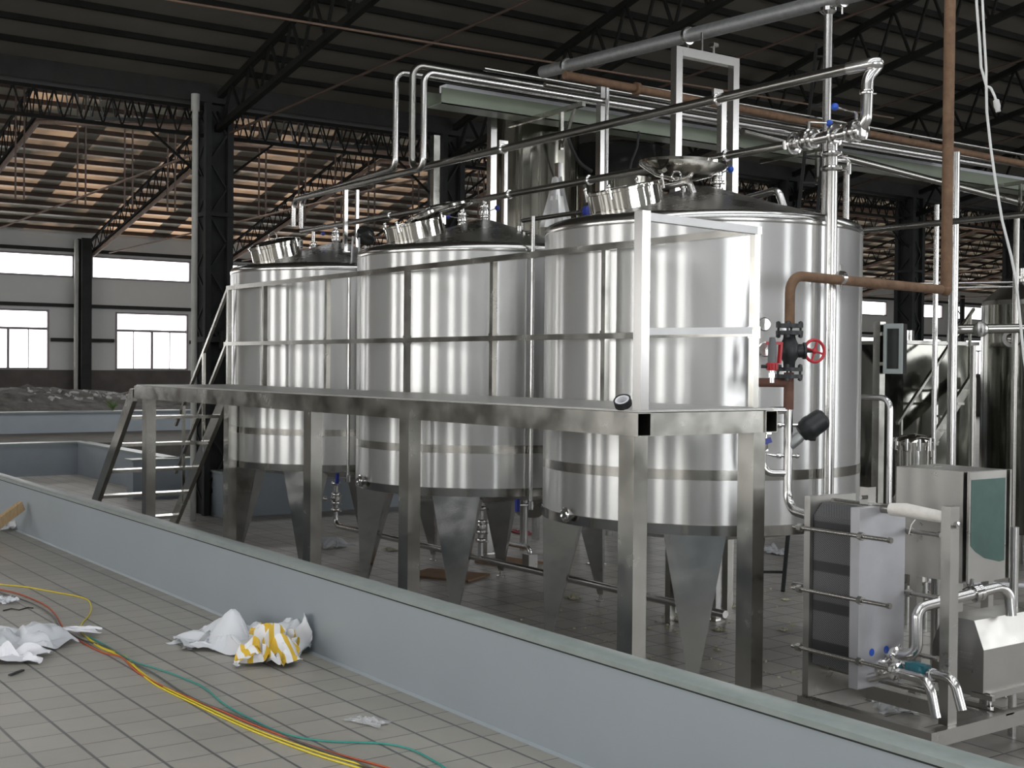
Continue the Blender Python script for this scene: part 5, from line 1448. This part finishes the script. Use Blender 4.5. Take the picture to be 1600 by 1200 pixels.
floor_wire('electric_wire', 'wire_yellow', [(-30, 910), (0, 913), (40, 917), (80, 924), (130, 934), (142, 945), (140, 960), (128, 975), (127, 988), (137, 996), (160, 1012), (195, 1025), (215, 1045), (250, 1070), (320, 1104), (400, 1140), (500, 1176), (590, 1202), (640, 1220)], .0042, 'yellow wire looping out above the others before joining the bundle')
floor_wire('electric_wire', 'wire_yellow', [(125, 985), (150, 1008), (185, 1024), (208, 1040), (240, 1068), (310, 1103), (395, 1142), (490, 1178), (570, 1203), (620, 1222)], .0042, 'second yellow wire, lowest strand of the bundle on the tiles')
floor_wire('electric_wire', 'wire_red', [(-20, 917), (0, 921), (30, 928), (66, 943), (85, 958), (102, 985), (122, 1000), (160, 1019), (190, 1027), (215, 1050), (260, 1075), (330, 1104), (410, 1138), (510, 1173), (600, 1198), (650, 1215)], .0045, 'orange-red wire running in the bundle across the tiles')
floor_wire('electric_wire', 'wire_dark', [(-20, 921), (20, 932), (55, 945), (82, 962), (97, 984), (130, 1000), (170, 1012), (200, 1032), (240, 1052), (300, 1090), (380, 1122), (470, 1160), (560, 1192), (620, 1215)], .0042, 'dark grey wire lying along the bundle across the tiles', .003)
floor_wire('electric_wire', 'wire_teal', [(138, 995), (165, 1008), (205, 1032), (240, 1043), (280, 1057), (320, 1075), (350, 1100), (390, 1122), (440, 1145), (500, 1157), (560, 1160), (600, 1162), (640, 1170), (680, 1190), (710, 1210)], .0042, 'teal wire curving away from the yellow bundle to the right', .003)
# timber offcut leaning on the curb
c = on(5, 820)
t = thing('timber_offcut', 'pale split timber offcut leaning against the blue curb at the left edge', 'timber', (c.x, c.y, fz_))
MB().bar(on(-30, 838, .05), at_y(34, 790, CURB_Y0 - .06), .05, .09).build('plank', 'wood', t)
MB().bar(on(-20, 832, .03), at_y(28, 797, CURB_Y0 - .10), .03, .05).build('splinter', 'wood', t)
c2 = on(12, 828)
o = crumple('dark_wrap', 'film', (c2.x, c2.y, fz_ + .001), .22, .18, 33, amp=.12, fold=2, n_=20); tag(o, 'torn clear wrap under the leaning timber offcut', 'plastic')

# ================================================================== LITTER ON THE TANK FLOOR
def low(px, py, z=0.0):
    return at_z(px, py, z)


for (px, py, s_, m_, lab) in ((1205, 862, .32, 'bag_translucent', 'crumpled white sheet on the floor behind the right platform post'),
                              (1218, 866, .2, 'bag_white', 'smaller white paper scrap beside the crumpled sheet behind the post'),
                              (1122, 985, .12, 'scrap_pale', 'pale scrap on the tiles right of the frontmost cone leg'),
                              (1140, 948, .14, 'scrap_pale', 'yellowish scrap by the slim frame leg near the right platform post'),
                              (1060, 968, .24, 'scrap_pale', 'heap of yellowish shavings at the foot of the slim frame leg'),
                              (895, 935, .16, 'scrap_pale', 'yellow-white shavings left of the slim dark leg'),
                              (1228, 938, .10, 'scrap_pale', 'small pale scrap just left of the plate exchanger'),
                              (1224, 985, .09, 'scrap_pale', 'tiny pale scrap on the tiles left of the exchanger base'),
                              (610, 860, .18, 'scrap_pale', 'pale scrap between the legs of the middle tank'),
                              (795, 745, .3, 'bag_white', 'white scraps far behind the middle tank')):
    q = low(px, py)
    o = crumple('paper_scrap' if 'scrap' in m_ or 'paper' in lab else 'plastic_scrap', m_, (q.x, q.y, .002), s_, s_ * .8, px * .13, amp=s_ * .28, fold=3, n_=14); tag(o, lab, 'scrap')
for k, (px, py) in enumerate(((1356, 1090), (1402, 1112))):
    q = low(px, py)
    o = crumple('plastic_clump', 'film', (q.x, q.y, .002), .26, .17, 50 + k * 3, amp=.12, fold=2.2, n_=20, rot=k * .7)
    tag(o, ('clear plastic clump lying inside the skid frame, %s one' % ('left' if k == 0 else 'right')), 'plastic')
for k, (px, py, a, w, h, lab) in enumerate(((700, 900, .5, .75, .5, 'flattened brown cardboard between the legs of the middle tank'), (795, 880, .2, .6, .5, 'flattened cardboard behind the middle tank near its rear leg'))):
    q = low(px, py)
    o = MB().box((q.x, q.y, .012), (w, h, .02), Matrix.Rotation(a, 3, 'Z')).build('cardboard_sheet', 'cardboard', origin=(q.x, q.y, 0)); tag(o, lab, 'cardboard')
q = low(815, 833)
o = crumple('red_strap', 'red_plastic', (q.x, q.y, .002), .5, .16, 71, amp=.05, fold=3, n_=14); tag(o, 'red plastic strip on the floor behind the middle tank', 'strip')
q = low(520, 855); 
o = crumple('wrapped_bundle', 'bag_translucent', (q.x, q.y, .002), .30, .34, 61, amp=.22, fold=1.2, n_=20); tag(o, 'grey wrapped bundle on the floor behind the second platform post', 'bundle')
gr = MB()
random.seed(11)
for i in range(420):
    px = random.uniform(540, 1340); py = random.uniform(860, 1080)
    q = low(px, py)
    if q.y < 5.9 or q.y > 12 or -9.3 > q.x: continue
    s_ = random.uniform(.004, .016) * (1.4 if random.random() < .1 else 1)
    gr.box((q.x + random.uniform(-.4, .4), q.y + random.uniform(-.4, .4), s_ * .4), (s_ * 2, s_ * 1.3, s_ * .8), Matrix.Rotation(random.random() * 3, 3, 'Z'))
o = gr.build('floor_litter', 'scrap_pale'); tag(o, 'fine crumbs and shavings scattered on the tank floor', 'litter', kind='stuff')
q = at_d(208, 640, 25)
for k, (px, py) in enumerate(((232, 638), (176, 636))):
    w = MB(); q = at_x(px, py, -30.05)
    for j in range(26):
        a = random.random() * 6.3; l_ = random.uniform(.12, .3)
        w.tube([V(q.x, q.y, 1.092), V(q.x, q.y, 1.092) + V(math.cos(a) * .06, math.sin(a) * .06, l_ * .6), V(q.x, q.y, 1.092) + V(math.cos(a) * .18, math.sin(a) * .18, l_)], [.012, .01, .003], 5)
    o = w.build('weed_tuft', 'weed', origin=(q.x, q.y, 1.092)); tag(o, ('green weed tuft on the upper terrace edge, %s of two' % ('right' if k == 0 else 'left')), 'weed')
